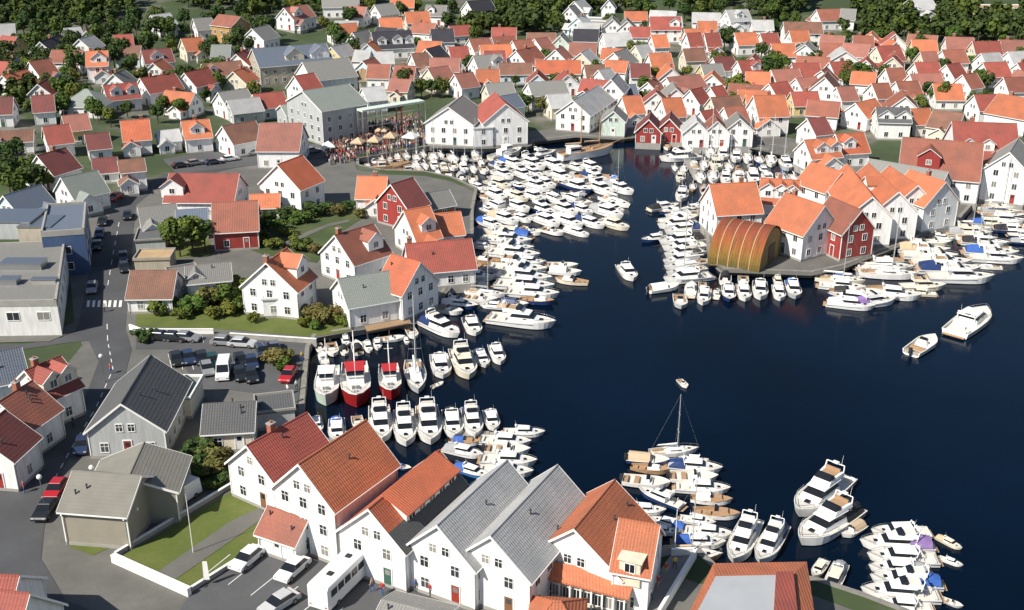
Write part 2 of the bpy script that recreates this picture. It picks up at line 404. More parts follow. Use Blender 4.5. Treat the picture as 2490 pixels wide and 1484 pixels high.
patch('road', [(-200, 1330), (0, 1180), (120, 1060), (210, 960), (240, 880), (215, 830), (160, 835), (60, 850), (-60, 870), (-60, 838), (60, 838), (150, 822), (192, 790), (205, 720), (225, 620), (262, 530), (300, 478), (400, 425), (560, 392),
      (620, 380), (640, 392), (480, 432), (380, 460), (330, 500), (322, 600), (312, 700), (305, 800), (320, 850), (300, 930), (230, 1040), (160, 1130), (110, 1260), (100, 1360), (160, 1460), (300, 1520), (300, 1580), (-200, 1580)], ASPH_D, 0.06)
patch('car_park', [(330, 812), (760, 830), (735, 870), (720, 1030), (650, 960), (480, 940), (420, 850), (330, 850)], ASPH, 0.06)
patch('forecourt', [(480, 1420), (640, 1330), (760, 1330), (860, 1380), (1020, 1440), (1150, 1500), (1200, 1580), (400, 1580), (440, 1480)], ASPH, 0.06)
patch('pavement', [(-40, 800), (150, 800), (190, 780), (185, 805), (120, 832), (-40, 836)], PAVE, 0.13, 3)
patch('lawn', [(288, 1358), (570, 1192), (640, 1215), (640, 1315), (455, 1432)], LAWN_M, 0.06, 2)
patch('garden_path', [(375, 1398), (560, 1270), (640, 1232), (640, 1262), (600, 1290), (425, 1412)], PAVE, 0.10, 2)
patch('lawn', [(165, 1300), (280, 1302), (300, 1318), (225, 1352), (170, 1330)], LAWN_M, 0.06, 2)
patch('lawn', [(480, 1075), (570, 1095), (555, 1170), (420, 1230), (400, 1200), (450, 1140)], ROUGH_M, 0.08, 2)
patch('lawn', [(335, 720), (560, 690), (640, 700), (860, 760), (850, 806), (760, 820), (520, 800), (330, 795)], LAWN_M, 0.06, 3)
patch('lawn', [(600, 520), (680, 500), (840, 500), (900, 520), (820, 570), (770, 640), (640, 620), (560, 590), (560, 545)], ROUGH_M, 0.08, 3)
patch('lawn', [(330, 560), (500, 560), (520, 620), (330, 640)], LAWN_M, 0.07, 3)
patch('lawn', [(-40, 400), (90, 420), (140, 470), (90, 500), (-40, 520)], ROUGH_M, 0.08, 3)
patch('road', [(395, 388), (620, 352), (840, 350), (850, 380), (700, 392), (430, 425)], ASPH, 0.10, 4)
patch('garden_path', [(690, 592), (745, 566), (800, 545), (850, 535), (850, 541), (800, 552), (750, 574), (695, 600)], PAVE, 0.13, 2)

PAINT = plain('road_paint', (.62, .62, .60), .8, .25, 3)
def markings():
    m = MB()
    def line(a, b, w, dz=.10):
        A, B = pg(*a), pg(*b); d = (B - A).to_2d().normalized(); n = Vector((-d.y, d.x, 0)) * w / 2; up = Vector((0, 0, dz))
        q = [A - n + up, B - n + up, B + n + up, A + n + up]
        for p in q: p.z = terr(p.x, p.y) + dz
        m.poly(q)
    for k in range(7): x = 214 + k * 13; line((x, 748), (x + 2, 732), .45)
    cl = [(120, 1190), (175, 1090), (235, 990), (275, 900), (262, 830), (258, 720), (275, 620), (292, 530)]
    for a, b in zip(cl, cl[1:]):
        for k in range(4):
            if (a[1], k) in ((830, 2), (720, 0)): continue
            p = lambda t: (a[0] + (b[0] - a[0]) * t, a[1] + (b[1] - a[1]) * t)
            line(p(k / 4), p(k / 4 + .12), .13)
    for k in range(9): x = 414 + k * 26; line((x - 5, 862), (x + 5, 900), .11)
    for k in range(7): x = 372 + k * 30; line((x, 819), (x + 3, 834), .11)
    for k in range(6): x = 560 + k * 55; y = 1350 + k * 26; line((x, y), (x - 60, y + 48), .11)
    link('road_markings', m.mesh('road_markings', PAINT), kind='structure')
markings()
# ------------------------------------------------------------------ houses
WIN = {}
def window_mesh(w, h, far):
    k = (round(w, 2), round(h, 2), far)
    if k in WIN: return WIN[k]
    f = MB(); t = 0.09
    # local: x along wall, y outward, z up, origin at centre of opening
    f.box(-w/2 - t, -w/2, -0.02, 0.07, -h/2 - t, h/2 + t); f.box(w/2, w/2 + t, -0.02, 0.07, -h/2 - t, h/2 + t)
    f.box(-w/2, w/2, -0.02, 0.07, h/2, h/2 + t); f.box(-w/2, w/2, -0.02, 0.09, -h/2 - t, -h/2)
    f.box(-0.03, 0.03, -0.01, 0.055, -h/2, h/2)
    if not far: f.box(-w/2, -0.03, -0.01, 0.055, h*0.12, h*0.12 + 0.05); f.box(0.03, w/2, -0.01, 0.055, h*0.12, h*0.12 + 0.05)
    g = MB()
    if far: f.box(-w/2, w/2, -0.02, 0.03, -h/2, h/2, 1); WIN[k] = (f.mesh('window', [TRIM, GLASS]), None)
    else: g.box(-w/2, w/2, -0.02, 0.03, -h/2, h/2); WIN[k] = (f.mesh('window', TRIM), g.mesh('pane', GLASS))
    return WIN[k]
DOOR = {}
def door_mesh(c):
    if c not in DOOR:
        d = MB(); d.box(-0.48, 0.48, -0.02, 0.05, 0, 2.05, 0); d.box(-0.6, -0.48, -0.02, 0.09, 0, 2.17, 1); d.box(0.48, 0.6, -0.02, 0.09, 0, 2.17, 1); d.box(-0.48, 0.48, -0.02, 0.09, 2.05, 2.17, 1); d.box(-0.3, 0.3, 0.05, 0.06, 1.2, 1.8, 2)
        DOOR[c] = d.mesh('door', [c, TRIM, GLASS])
    return DOOR[c]
DOORC = [plain('door_green', (0.05, 0.12, 0.09), 0.4), plain('door_red', (0.3, 0.04, 0.03), 0.4), plain('door_wood', (0.2, 0.1, 0.05), 0.4), plain('door_white', (0.7, 0.7, 0.68), 0.4)]
CHIM = None
def chimney_mesh():
    global CHIM
    if CHIM is None:
        c = MB(); c.box(-0.4, 0.4, -0.35, 0.35, -0.9, 0.95, 0); c.box(-0.48, 0.48, -0.43, 0.43, 0.95, 1.1, 1); c.tube((0, 0, 1.1), (0, 0, 1.4), 0.16, 0.14, 8, 0)
        CHIM = c.mesh('chimney', [BRICK, CONC])
    return CHIM
def roof_mesh(L, w, he, hr, mat, oh=0.4, og=0.35, courses=0, left=True, th=0.16, trim=TRIM):
    """two slopes with thickness; with courses each row of tiles is a small step"""
    r = MB(); hx = L / 2 + og; sl = (hr - he) / (w / 2)
    def prof(sgn):
        pts = []
        yo = w / 2 + oh
        n = courses if courses else 1
        for k in range(n):
            y0, y1 = yo * k / n, yo * (k + 1) / n
            pts.append((sgn * y0, hr - sl * y0 + (0.0 if k == 0 else -0.0))); pts.append((sgn * y1, hr - sl * y1 + (0.02 if courses else 0)))
        return pts
    for sgn in (1, -1):
        top = [(y, z + th) for y, z in prof(sgn)]
        under = [(sgn * (w / 2 + oh), hr - sl * (w / 2 + oh)), (0, hr)]
        ringp = top + under
        a = [(-hx, y, z) for y, z in ringp]; b = [(hx, y, z) for y, z in ringp]
        if sgn > 0: a, b = b, a
        r.loft([a, b], 0)
    r.box(-hx, hx, -0.13, 0.13, hr + th - 0.06, hr + th + 0.07, 0, 0.5, 1.0)
    # white barge boards at both gables and a gutter board along the eaves
    for gx in (-hx - 0.03, hx - 0.01):
        for sgn in (1, -1):
            yo = w / 2 + oh; ze = hr - sl * yo
            p = [(gx, 0, hr - 0.1), (gx + 0.04, 0, hr - 0.1), (gx + 0.04, sgn * yo, ze - 0.1), (gx, sgn * yo, ze - 0.1)]
            q = [(gx, 0, hr + th + 0.05), (gx + 0.04, 0, hr + th + 0.05), (gx + 0.04, sgn * yo, ze + th + 0.05), (gx, sgn * yo, ze + th + 0.05)]
            if sgn > 0: p = p[::-1]; q = q[::-1]
            r.hexa(p + q, 1)
    for sgn in (1, -1):
        yo = w / 2 + oh; ze = hr - sl * yo
        r.box(-hx + 0.04, hx - 0.04, min(sgn * yo, sgn * (yo + 0.1)), max(sgn * yo, sgn * (yo + 0.1)), ze - 0.02, ze + 0.12, 1)
    return r.mesh('roof', [mat, trim])
def hip_mesh(L, w, he, hr, mat, oh=0.4, th=0.16):
    r = MB(); hx, hy = L / 2 + oh, w / 2 + oh; sl = (hr - he) / (w / 2); ze = he - sl * oh; rx = max(0.4, L / 2 - w / 2)
    e = [(-hx, -hy, ze + th), (hx, -hy, ze + th), (hx, hy, ze + th), (-hx, hy, ze + th)]; a, b = (-rx, 0, hr + th), (rx, 0, hr + th)
    r.poly([e[0], e[1], b, a]); r.poly([e[2], e[3], a, b]); r.poly([e[1], e[2], b]); r.poly([e[3], e[0], a])
    lo = [(x, y, ze) for x, y, _ in e]
    for i in range(4): j = (i + 1) % 4; r.poly([lo[i], lo[j], e[j], e[i]], 1)
    r.poly(lo[::-1], 1); r.tube(a, b, 0.12); [r.tube(e[i], (a, b, b, a)[i], 0.09, 0.09, 5) for i in range(4)]
    return r.mesh('roof', [mat, TRIM])
def wall_mesh(L, w, he, hr, mat, hip=False, flat=False):
    m = MB(); x, y = L / 2, w / 2; zb = -2.0
    if hip or flat: m.box(-x, x, -y, y, zb, he, 0)
    else:
        g = [(-y, zb), (y, zb), (y, he), (0, hr), (-y, he)]
        m.loft([[(-x, a, b) for a, b in g][::-1], [(x, a, b) for a, b in g][::-1]], 0)
    m.box(-x - 0.05, x + 0.05, -y - 0.05, y + 0.05, zb, 0.45, 1)
    if not (hip or flat):      # corner boards
        for sx in (-1, 1):
            for sy in (-1, 1): m.box(sx * x - 0.07, sx * x + 0.07, sy * y - 0.07, sy * y + 0.07, 0.45, he - 0.12, 2)
    return m.mesh('wall', [mat, CONC, TRIM])
def put_window(root, base, ang, lx, ly, z, face, w, h, far):
    """face = angle of the outward normal in the block's local frame"""
    fm, pm = window_mesh(w, h, far)
    c, s = math.cos(ang), math.sin(ang)
    o = link('window', fm, root, (base[0] + c * lx - s * ly, base[1] + s * lx + c * ly, base[2] + z), ang + face - math.pi / 2)
    if pm: link('pane', pm, o)
def block(root, base, ang, L, w, he, hr, roof, wall, near=False, hip=False, flat=False, win='auto', dorm=(), chim=(), door=True, cam_pos=None, dorm_side=None, wallname='wall', skip_faces=()):
    """one gabled, hipped or flat volume as parts of root; base is relative to root"""
    far = not near
    link(wallname, wall_mesh(L, w, he, hr, WALL[wall], hip, flat), root, base, ang)
    if flat:
        r = MB(); r.box(-L/2 - 0.2, L/2 + 0.2, -w/2 - 0.2, w/2 + 0.2, he, he + 0.2, 0)
        for a in ((-L/2 - 0.2, -L/2, -w/2 - 0.2, w/2 + 0.2), (L/2, L/2 + 0.2, -w/2 - 0.2, w/2 + 0.2), (-L/2, L/2, -w/2 - 0.2, -w/2), (-L/2, L/2, w/2, w/2 + 0.2)): r.box(*a, he + 0.2, he + 0.5, 1)
        ro = link('roof', r.mesh('roof', [ROOF[roof], TRIM if wall in ('white', 'cream') else CONC]), root, base, ang)
    elif hip: ro = link('roof', hip_mesh(L, w, he, hr, ROOF[roof]), root, base, ang)
    else: ro = link('roof', roof_mesh(L, w, he, hr, ROOF[roof], courses=(int((w / 2 + .4) / 0.38) if near else 0)), root, base, ang)
    wp = root.location + Vector(base); tocam = (Vector((0, 0)) - wp.to_2d()).normalized()
    sl = (hr - he) / (w / 2)
    cside = 1 if (tocam.x * -math.sin(ang) + tocam.y * math.cos(ang)) > 0 else -1
    if dorm_side: cside = dorm_side
    for t in chim:
        link('chimney', chimney_mesh(), ro, ((t - 0.5) * L, 0.0 if hip else 0.25 * -cside, hr + 0.1))
    for d in dorm:
        t, dw = d[0], d[1]; dm = MB(); dh = dw * 0.62; yi = cside * w * 0.12; yo = cside * w * 0.40
        zb = hr - sl * abs(yo); zt = min(zb + dh, hr - 0.15 - dw * 0.28); x0 = (t - 0.5) * L
        pts = [(x0 - dw/2, zb - 0.3), (x0 + dw/2, zb - 0.3), (x0 + dw/2, zt), (x0, zt + dw * 0.36), (x0 - dw/2, zt)]
        ra, rb = [(a, yo, b) for a, b in pts], [(a, yi * 0.2, b) for a, b in pts]
        dm.loft([ra, rb] if cside > 0 else [rb, ra])
        do = link('dormer', dm.mesh('dormer', WALL[d[2]] if len(d) > 2 else WALL['white' if wall in ('beige', 'grey') else wall]), root, base, ang)
        rf = MB(); e = 0.25
        for sg in (-1, 1):
            p = [(x0, yo + cside * e, zt + dw * 0.36 + 0.02), (x0 + sg * (dw/2 + e), yo + cside * e, zt - e * 0.72 + 0.02), (x0 + sg * (dw/2 + e), yi * 0.2, zt - e * 0.72 + 0.02), (x0, yi * 0.2, zt + dw * 0.36 + 0.02)]
            q = [(a, b, c_ + 0.14) for a, b, c_ in p]
            if sg * cside < 0: p, q = p[::-1], q[::-1]
            rf.hexa(p + q)
            e1, e2 = (x0, yo + cside * (e + 0.02), zt + dw*0.36 + 0.06), (x0 + sg * (dw/2 + e), yo + cside * (e + 0.02), zt - e*0.72 + 0.06); rf.tube(e1, e2, 0.08, 0.08, 4, 1)
        link('dormer_roof', rf.mesh('dormer_roof', [ROOF[roof], TRIM]), do)
        fm, pm = window_mesh(min(1.0, dw * 0.45), min(1.0, dh * 0.7), True)
        link('window', fm, do, (x0, yo, (zb + zt) / 2 + 0.1), math.pi / 2 * cside - math.pi / 2)
    if win:
        faces = [(0.0, w, True), (math.pi, w, True), (math.pi / 2, L, False), (-math.pi / 2, L, False)]
        nd = 0
        for fa, ln, gab in faces:
            nrm = Vector((math.cos(ang + fa), math.sin(ang + fa)))
            if nrm.dot(tocam) < -0.05 or fa in skip_faces: continue
            dist = L / 2 if gab else w / 2
            levels = [1.55] if he < 4.6 else ([1.55, 4.2] if he < 7.4 else [1.55, 4.2, 6.8])
            top = (not hip and not flat and gab)
            for li, z in enumerate(levels):
                if z + 0.8 > he and not (top and z + 0.8 < hr - 1.5): continue
                n = max(1, int((ln - 1.0) / (2.5 if near else 2.7)))
                for k in range(n):
                    u = (k + 0.5) / n * (ln - 0.8) - (ln - 0.8) / 2
                    if door and li == 0 and not nd and k == n // 2 and abs(fa) != 0.0:
                        nd = 1; lx, ly = (math.cos(fa) * dist - math.sin(fa) * u, math.sin(fa) * dist + math.cos(fa) * u)
                        c, s = math.cos(ang), math.sin(ang)
                        link('door', door_mesh(rnd.choice(DOORC)), root, (base[0] + c * lx - s * ly, base[1] + s * lx + c * ly, base[2] + 0.45), ang + fa - math.pi / 2); continue
                    if z + 0.7 > he and abs(u) > (hr - z - 0.9) / max(sl, .1): continue
                    lx, ly = (math.cos(fa) * dist - math.sin(fa) * u, math.sin(fa) * dist + math.cos(fa) * u)
                    put_window(root, base, ang, lx, ly, z, fa, 0.95, 1.25, far)
            if top and hr - he > 2.0:
                z = max(he + 0.35, levels[-1] + 2.0)
                if z < hr - 1.2:
                    half = (hr - z - 0.9) / sl
                    for u in ([-0.75, 0.75] if half > 1.35 else [0]):
                        lx, ly = (math.cos(fa) * dist - math.sin(fa) * u, math.sin(fa) * dist + math.cos(fa) * u)
                        put_window(root, base, ang, lx, ly, z, fa, 0.8, 1.0, far)
    return ro
ZONE, MARK, ZGROUP = '', None, None
def zone(text, mark=None, at=None, group=None):
    global ZONE, MARK, ZGROUP
    ZONE, MARK, ZGROUP = text, ((mark, pg(*at)) if mark else None), group
def ridge(ax, ay, bx, by, hr):
    A, B = pg(ax, ay, hr), pg(bx, by, hr); d = (B - A).to_2d()
    return A, B, d.length, math.atan2(d.y, d.x), (A + B) / 2
def house(ax, ay, bx, by, w=8.0, he=3.9, hr=7.3, roof='red', wall='white', name='house', cat='house', label=None, chim=None, dorm=(), L=None, **kw):
    A, B, ln, ang, c = ridge(ax, ay, bx, by, hr)
    Lc = L or max(5.5, min(46, ln)) - 0.5
    g = min(terr(c.x, c.y), terr(c.x + Lc/2 * math.cos(ang), c.y + Lc/2 * math.sin(ang)))
    near = c.y < 190
    if chim is None: chim = () if (kw.get('flat') or name != 'house') else ((0.5,) if rnd.random() < .5 else ((0.3,) if rnd.random() < .6 else ()))
    if label is None:
        size = 'small ' if Lc * w < 55 else ('long ' if Lc > 15 else '')
        label = f"{size}{wall} {cat} with {'flat ' if kw.get('flat') else ('hipped ' if kw.get('hip') else '')}{roof} roof"
        ex = []
        if dorm: ex.append('dormers' if len(dorm) > 1 else 'dormer')
        if len(chim): ex.append('chimney')
        if ex: label += ' and ' + ' and '.join(ex) if len(ex) == 1 else ', ' + ' and '.join(ex)
    root = thing(name, label, cat, (c.x, c.y, g), 0.0, ZONE, MARK, ZGROUP)
    block(root, (0, 0, 0), ang, Lc, w, he, hr, roof, wall, near=near, chim=chim, dorm=dorm, **kw)
    if name == 'house' and not near and not kw.get('flat') and not kw.get('hip') and Lc < 16 and rnd.random() < .42:
        # a lower wing or porch on the garden side
        sd = 1 if math.cos(ang) * -c.y - math.sin(ang) * -c.x > 0 else -1
        if rnd.random() < .3: sd = -sd
        ew, el = w * rnd.uniform(.42, .62), rnd.uniform(2.0, 3.6); t = rnd.choice((-.25, 0, .25)) * Lc; yy = sd * (w / 2 + el / 2 - .4)
        ex, ey = math.cos(ang) * t - math.sin(ang) * yy, math.sin(ang) * t + math.cos(ang) * yy; e_he = min(he - .5, 2.7)
        block(root, (ex, ey, 0), ang + math.pi / 2, el, ew, e_he, e_he + ew * .36, roof, wall, door=False, wallname='wing_wall')
    if near and not kw.get('flat') and not kw.get('hip'):
        for sx in (-1, 1):
            for sy in (-1, 1):
                d = MB(); d.path([(0, sy * .42, he - .42), (0, sy * .1, he - .8), (0, sy * .1, .1)], .045, 5); lx, ly = sx * (Lc / 2 - .15), sy * w / 2
                link('downpipe', d.mesh('downpipe', METAL), root, (math.cos(ang) * lx - math.sin(ang) * ly, math.sin(ang) * lx + math.cos(ang) * ly, 0), ang)
        sl = (hr - he) / (w / 2)
        for k in range(rnd.choice((1, 2, 3))):
            sy = -1 if rnd.random() < .7 else 1; lx, ly = rnd.uniform(-.4, .4) * Lc, sy * rnd.uniform(.12, .3) * w; zz = hr - sl * abs(ly) + .14
            v = MB(); v.tube((0, 0, 0), (0, 0, .55), .09, .09, 8); v.tube((0, 0, .5), (0, 0, .62), .15, .1, 8)
            link('roof_vent', v.mesh('roof_vent', DTRIM), root, (math.cos(ang) * lx - math.sin(ang) * ly, math.sin(ang) * lx + math.cos(ang) * ly, zz), ang)
    return root, ang, Lc
def wing(root, ax, ay, bx, by, w, he, hr, roof, wall, **kw):
    A, B, ln, ang, c = ridge(ax, ay, bx, by, hr)
    block(root, (c.x - root.location.x, c.y - root.location.y, 0), ang, max(3.0, ln - 0.4), w, he, hr, roof, wall, near=c.y < 190, **kw)
def gab(ax, ay, deg, L=10.0, w=8.0, he=3.9, hr=7.3, **kw):
    """gable-fronted house: apex pixel, ridge runs back from it at deg (90 = straight away from the shore camera)"""
    A = pg(ax, ay, hr); d = Vector((math.cos(R(deg)), math.sin(R(deg)))) * L
    B = A + Vector((d.x, d.y, 0)); q = project(B)
    return house_w(A, B, w, he, hr, **kw)
def project(p):
    c, s = math.cos(PITCH), math.sin(PITCH); z = p.y * c - (p.z - CAM_H) * s; v = p.y * s + (p.z - CAM_H) * c
    return (1245 + FPX * p.x / z, 742 - FPX * v / z)
def house_w(A, B, w, he, hr, **kw):
    a, b = project(A), project(Vector((B.x, B.y, terr(B.x, B.y) + hr)))
    return house(a[0], a[1], b[0], b[1], w, he, hr, **kw)

# ---------------- far hillside, left part
zone('on the wooded hillside', 'the ochre timber block', (560, 60), 'houses on the wooded hillside')
house(367, 39, 412, 31, 8, roof='pale grey', chim=())
house(469, 46, 514, 43, 8, roof='grey', chim=())
house(532, 30, 585, 42, 9, 6.5, 9.5, roof='rust red', wall='ochre', label='tall ochre timber block with rust red roof', name='timber_block', cat='house')
house(97, 106, 147, 82, 8, roof='black', chim=(0.5,))
gab(192, 98, 80, 9, 7.5, 4.5, 7.6, roof='pale grey', chim=())
house(275, 86, 322, 84, 8, roof='red', wall='brown', chim=())
house(440, 95, 490, 91, 8, roof='orange', wall='cream', chim=(0.6,))
house(343, 122, 415, 118, 9, 4.2, 7.6, roof='dark red', dorm=((0.45, 4.0),), chim=())
r_, a_, l_ = house(208, 125, 262, 124, 9.5, 5.6, 9.2, roof='orange', dorm=((0.6, 4.6),), chim=(0.2,))
house(70, 152, 120, 143, 8, roof='rust red', chim=())
house(-12, 150, 32, 152, 8, roof='red', chim=())
house(515, 108, 562, 110, 8, roof='green-grey', chim=())
house(490, 154, 586, 148, 8.5, 3.8, 7, roof='brown', dorm=((0.2, 3.0, 'white'),), chim=(0.7,))
house(95, 192, 168, 190, 6, 2.8, 2.8, roof='blue-grey', wall='navy', flat=True, name='garage', cat='garage', win=None)
house(250, 206, 332, 201, 8, roof='red', dorm=((0.3, 3.2), (0.8, 3.2)), chim=())
house(340, 189, 425, 179, 9, 4.4, 8, roof='red', chim=(0.3, 0.7))
gab(448, 178, 60, 10, 8, 4.6, 8.2, roof='red', chim=())
house(190, 215, 228, 217, 11, 3.4, 7.0, roof='green-grey', hip=True, L=12, chim=())
house(75, 233, 130, 231, 8, roof='dark red', chim=(0.5,))
house(-20, 238, 30, 237, 8, roof='dark red', chim=())
house(530, 224, 600, 216, 9, roof='grey', chim=())
gab(552, 243, 30, 9, 8, 3.4, 6.2, roof='pale grey', chim=(), wall='grey')
house(0, 60, 30, 58, 7, roof='pale grey', chim=())
house(160, 70, 190, 66, 7, 3, 5.5, roof='pale grey', chim=())
# ---------------- the street row with white walls
zone('in the row along the upper street', 'the bright orange cottage', (327, 310), 'cottages along the upper street')
house(150, 281, 212, 277, 7.5, 3.8, 6.8, roof='salmon', wall='yellow', chim=())
house(103, 308, 168, 303, 8, 3.6, 7.0, roof='red', chim=())
house(292, 293, 362, 291, 8.5, 4.0, 7.8, roof='bright orange', chim=(0.75,), dorm=())
house(208, 326, 262, 323, 7, 3.2, 6, roof='dark red', chim=())
house(-20, 319, 82, 316, 8, 3.2, 5.0, roof='brown', chim=())
house(440, 294, 508, 291, 8.5, 4.0, 7.4, roof='orange', dorm=((0.5, 3.4),), chim=(0.5,))
house(382, 318, 432, 315, 6, 3.0, 5.0, roof='pale grey', chim=())
house(225, 386, 282, 383, 6.5, 2.8, 5.2, roof='dark red', chim=())
house(286, 390, 350, 386, 7, 4.6, 6.4, roof='brown', chim=())
house(90, 380, 160, 360, 8, 3.8, 7.6, roof='dark red', label='white gabled cottage with striped dark roof', chim=(0.6,))
house(148, 433, 236, 415, 8.5, 3.6, 7.2, roof='green-grey', chim=())
gab(8, 478, 60, 9, 7, 3.4, 6.4, roof='blue-grey', wall='pale blue', chim=())
house(540, 306, 620, 294, 9, 3.8, 7.4, roof='brown', chim=())
house(632, 299, 736, 301, 13, 4.6, 9.6, roof='salmon', chim=(), label='large white house with broad salmon roof')
# ---------------- behind: upper middle
zone('around the long grey school', 'the grey school', (700, 140), 'houses around the grey school')
house(690, 22, 745, 10, 9, 4.6, 8.4, roof='salmon', dorm=((0.3, 4.4),), chim=())
house(612, 72, 652, 60, 9, 4, 7.6, roof='grey', chim=())
house(612, 117, 792, 106, 15, 6.0, 10.5, roof='blue-grey', wall='beige', name='school', cat='school', label='long beige school with blue-grey roof and white gables', dorm=((0.5, 6.0, 'cream'), (0.85, 6.0, 'white')), chim=())
house(735, 152, 846, 141, 14, 4.5, 9.0, roof='grey', chim=())
house(782, -8, 872, -8, 9, 4.5, 7.8, roof='grey', chim=())
house(950, -8, 1008, -8, 9, 4.4, 8, roof='orange', wall='cream', chim=())
gab(910, 14, 40, 9, 8, 4, 7.4, roof='grey', chim=())
house(1037, 12, 1087, 14, 9, 4, 7.4, roof='grey', chim=(), dorm=((0.3, 3.0),))
house(1135, 6, 1192, -2, 9, 4.4, 8, roof='black', chim=())
house(815, 50, 872, 52, 8, 3.4, 5.4, roof='pale grey', wall='cream', chim=())
house(903, 80, 1000, 74, 11, 4.0, 8.8, roof='black', dorm=((0.2, 3.0), (0.6, 3.4), (0.9, 3.0)), chim=(), label='big white house with black roof and three white dormers')
gab(857, 82, 60, 9, 6, 4.2, 7.6, roof='grey', chim=())
house(1047, 73, 1102, 71, 9, 3.8, 7.4, roof='black', chim=(0.5,))
house(1035, 122, 1070, 110, 9, 4.2, 8, roof='black', wall='pale green', chim=())
house(860, 171, 902, 166, 8, 3, 5.8, roof='tan', hip=True, wall='cream', chim=())
house(895, 157, 950, 158, 8, roof='rust red', chim=())
house(960, 160, 1012, 162, 8, roof='rust red', chim=(0.4,))
house(1090, 116, 1137, 113, 9, roof='red', chim=())
house(1140, 97, 1190, 92, 9, roof='rust red', chim=())
house(1196, 92, 1252, 88, 9, roof='rust red', chim=(0.5,))
house(1150, 138, 1217, 131, 9, 4.2, 8, roof='grey', chim=(), dorm=((0.75, 3.6),))
house(715, 186, 763, 178, 9, 3.8, 7.8, roof='red', chim=())
house(614, 229, 688, 223, 8, 3.6, 6.8, roof='red', chim=())
house(682, 256, 752, 250, 9, 4.0, 6.0, roof='green-grey', wall='grey', chim=())
house(735, 222, 848, 205, 17, 9.2, 13.0, roof='green-grey', wall='grey', name='quay_hall', cat='hall', label='tall grey quayside hall with wide green-grey roof', chim=())
house(880, 215, 930, 210, 8, 3.8, 6.8, roof='pale grey', chim=())
house(950, 192, 1000, 195, 7, 3.6, 6.4, roof='salmon', wall='cream', chim=())
house(1000, 132, 1040, 128, 8, roof='brown', chim=())
house(1040, 168, 1090, 160, 8, roof='salmon', wall='cream', chim=())
house(1105, 182, 1150, 176, 8, roof='salmon', chim=(0.5,))
house(910, 128, 955, 126, 8, 3.6, 6.6, roof='pale grey', chim=())
house(865, 122, 900, 124, 7, 3.8, 6.6, roof='pale grey', chim=())
house(1180, 205, 1245, 200, 8, 3.8, 7, roof='grey', wall='cream', chim=())
house(1200, 238, 1258, 228, 7, 3.6, 6.4, roof='blue-grey', wall='pale blue', chim=())
# ---------------- the pair of white gables on the inner quay
zone('on the inner quay', None)
gab(1090, 262, 78, 15, 12.5, 6.0, 10.2, roof='grey', label='broad white gabled warehouse with grey roof', name='warehouse', cat='warehouse', chim=())
gab(1230, 254, 102, 15, 11.5, 6.4, 11.0, roof='red', label='broad white gabled warehouse with bright red roof', name='warehouse', cat='warehouse', chim=())
house(1150, 306, 1185, 304, 8, 5.0, 5.0, roof='pale grey', flat=True, label='low white link building between the two broad gables', chim=())
# ---------------- back town
zone('in the back town', 'the wooden ship', (1430, 360), 'back town houses')
gab(1479, 2, 80, 6, 5, 7, 10, roof='pale grey', label='narrow white tower house on the hill', name='tower_house', chim=())
gab(1383, 20, 70, 8, 6, 4, 7, roof='grey', chim=())
house(1405, 46, 1478, 50, 9, 4, 4, roof='pale grey', wall='cream', flat=True, chim=())
gab(1490, 50, 85, 10, 7.5, 4.4, 7.8, roof='grey', chim=())
gab(1525, 54, 85, 10, 7, 4.2, 7.4, roof='grey', chim=())
house(1580, 42, 1655, 42, 9, 5, 8.8, roof='red', chim=(), dorm=((0.8, 3.6),))
house(1395, 71, 1457, 73, 9, 3.6, 7, roof='black', wall='navy', chim=())
house(1465, 83, 1532, 80, 10, 4.6, 8, roof='pale grey', chim=())
house(1246, 101, 1292, 95, 8, roof='rust red', chim=())
house(1254, 126, 1304, 112, 8, roof='rust red', chim=(0.5,))
house(1300, 97, 1332, 90, 8, roof='salmon', chim=())
gab(1362, 90, 80, 8, 6, 5, 7.8, roof='grey', wall='pale green', chim=())
house(1303, 148, 1412, 148, 8.5, 4.4, 7.6, roof='bright orange', chim=())
gab(1412, 131, 70, 9, 8, 4.2, 7.6, roof='pale grey', wall='cream', chim=())
house(1385, 104, 1452, 106, 8, roof='salmon', chim=())
gab(1492, 131, 60, 10, 9, 4.2, 7.8, roof='grey', chim=())
house(1577, 131, 1630, 129, 10, 3.6, 7.6, roof='orange', chim=())
house(1670, 82, 1703, 80, 8, 4.2, 8, roof='red', chim=())
house(1713, 82, 1748, 80, 8, 4.2, 8, roof='red', chim=(0.5,))
house(1583, 87, 1620, 85, 8, roof='orange', chim=())
house(1660, 120, 1712, 118, 8, 4.4, 7.6, roof='brown', wall='cream', chim=())
house(1532, 156, 1580, 156, 8, roof='dark red', chim=())
house(1620, 190, 1702, 181, 9, 4, 7, roof='salmon', chim=())
house(1733, 142, 1782, 137, 8, roof='dark red', chim=())
house(1793, 150, 1846, 145, 8, roof='red', chim=(), dorm=((0.7, 3.0),))
house(1765, 27, 1818, 22, 9, 5, 8.4, roof='pale grey', chim=(), dorm=((0.5, 3.2),))
house(1785, 82, 1838, 78, 9, roof='orange', chim=())
house(1848, 84, 1890, 80, 8, roof='red', chim=())
gab(1486, 195, 75, 10, 7, 6.6, 10.2, roof='pale grey', label='tall narrow white gable house', chim=())
house(1283, 202, 1372, 196, 9, 4.4, 7.4, roof='grey', chim=())
house(1393, 246, 1456, 208, 9.5, 5.0, 8.6, roof='pale grey', label='big white shed with pale grey roof', name='boat_shed', cat='shed', chim=())
house(1512, 236, 1557, 233, 8.5, 3.8, 7.6, roof='orange', chim=())
house(1608, 241, 1657, 238, 9, 3.6, 7.6, roof='orange', chim=(0.4,))
house(1678, 220, 1708, 213, 7, 4, 7.4, roof='red', chim=())
house(1728, 214, 1756, 208, 7, 4, 7.4, roof='red', chim=())
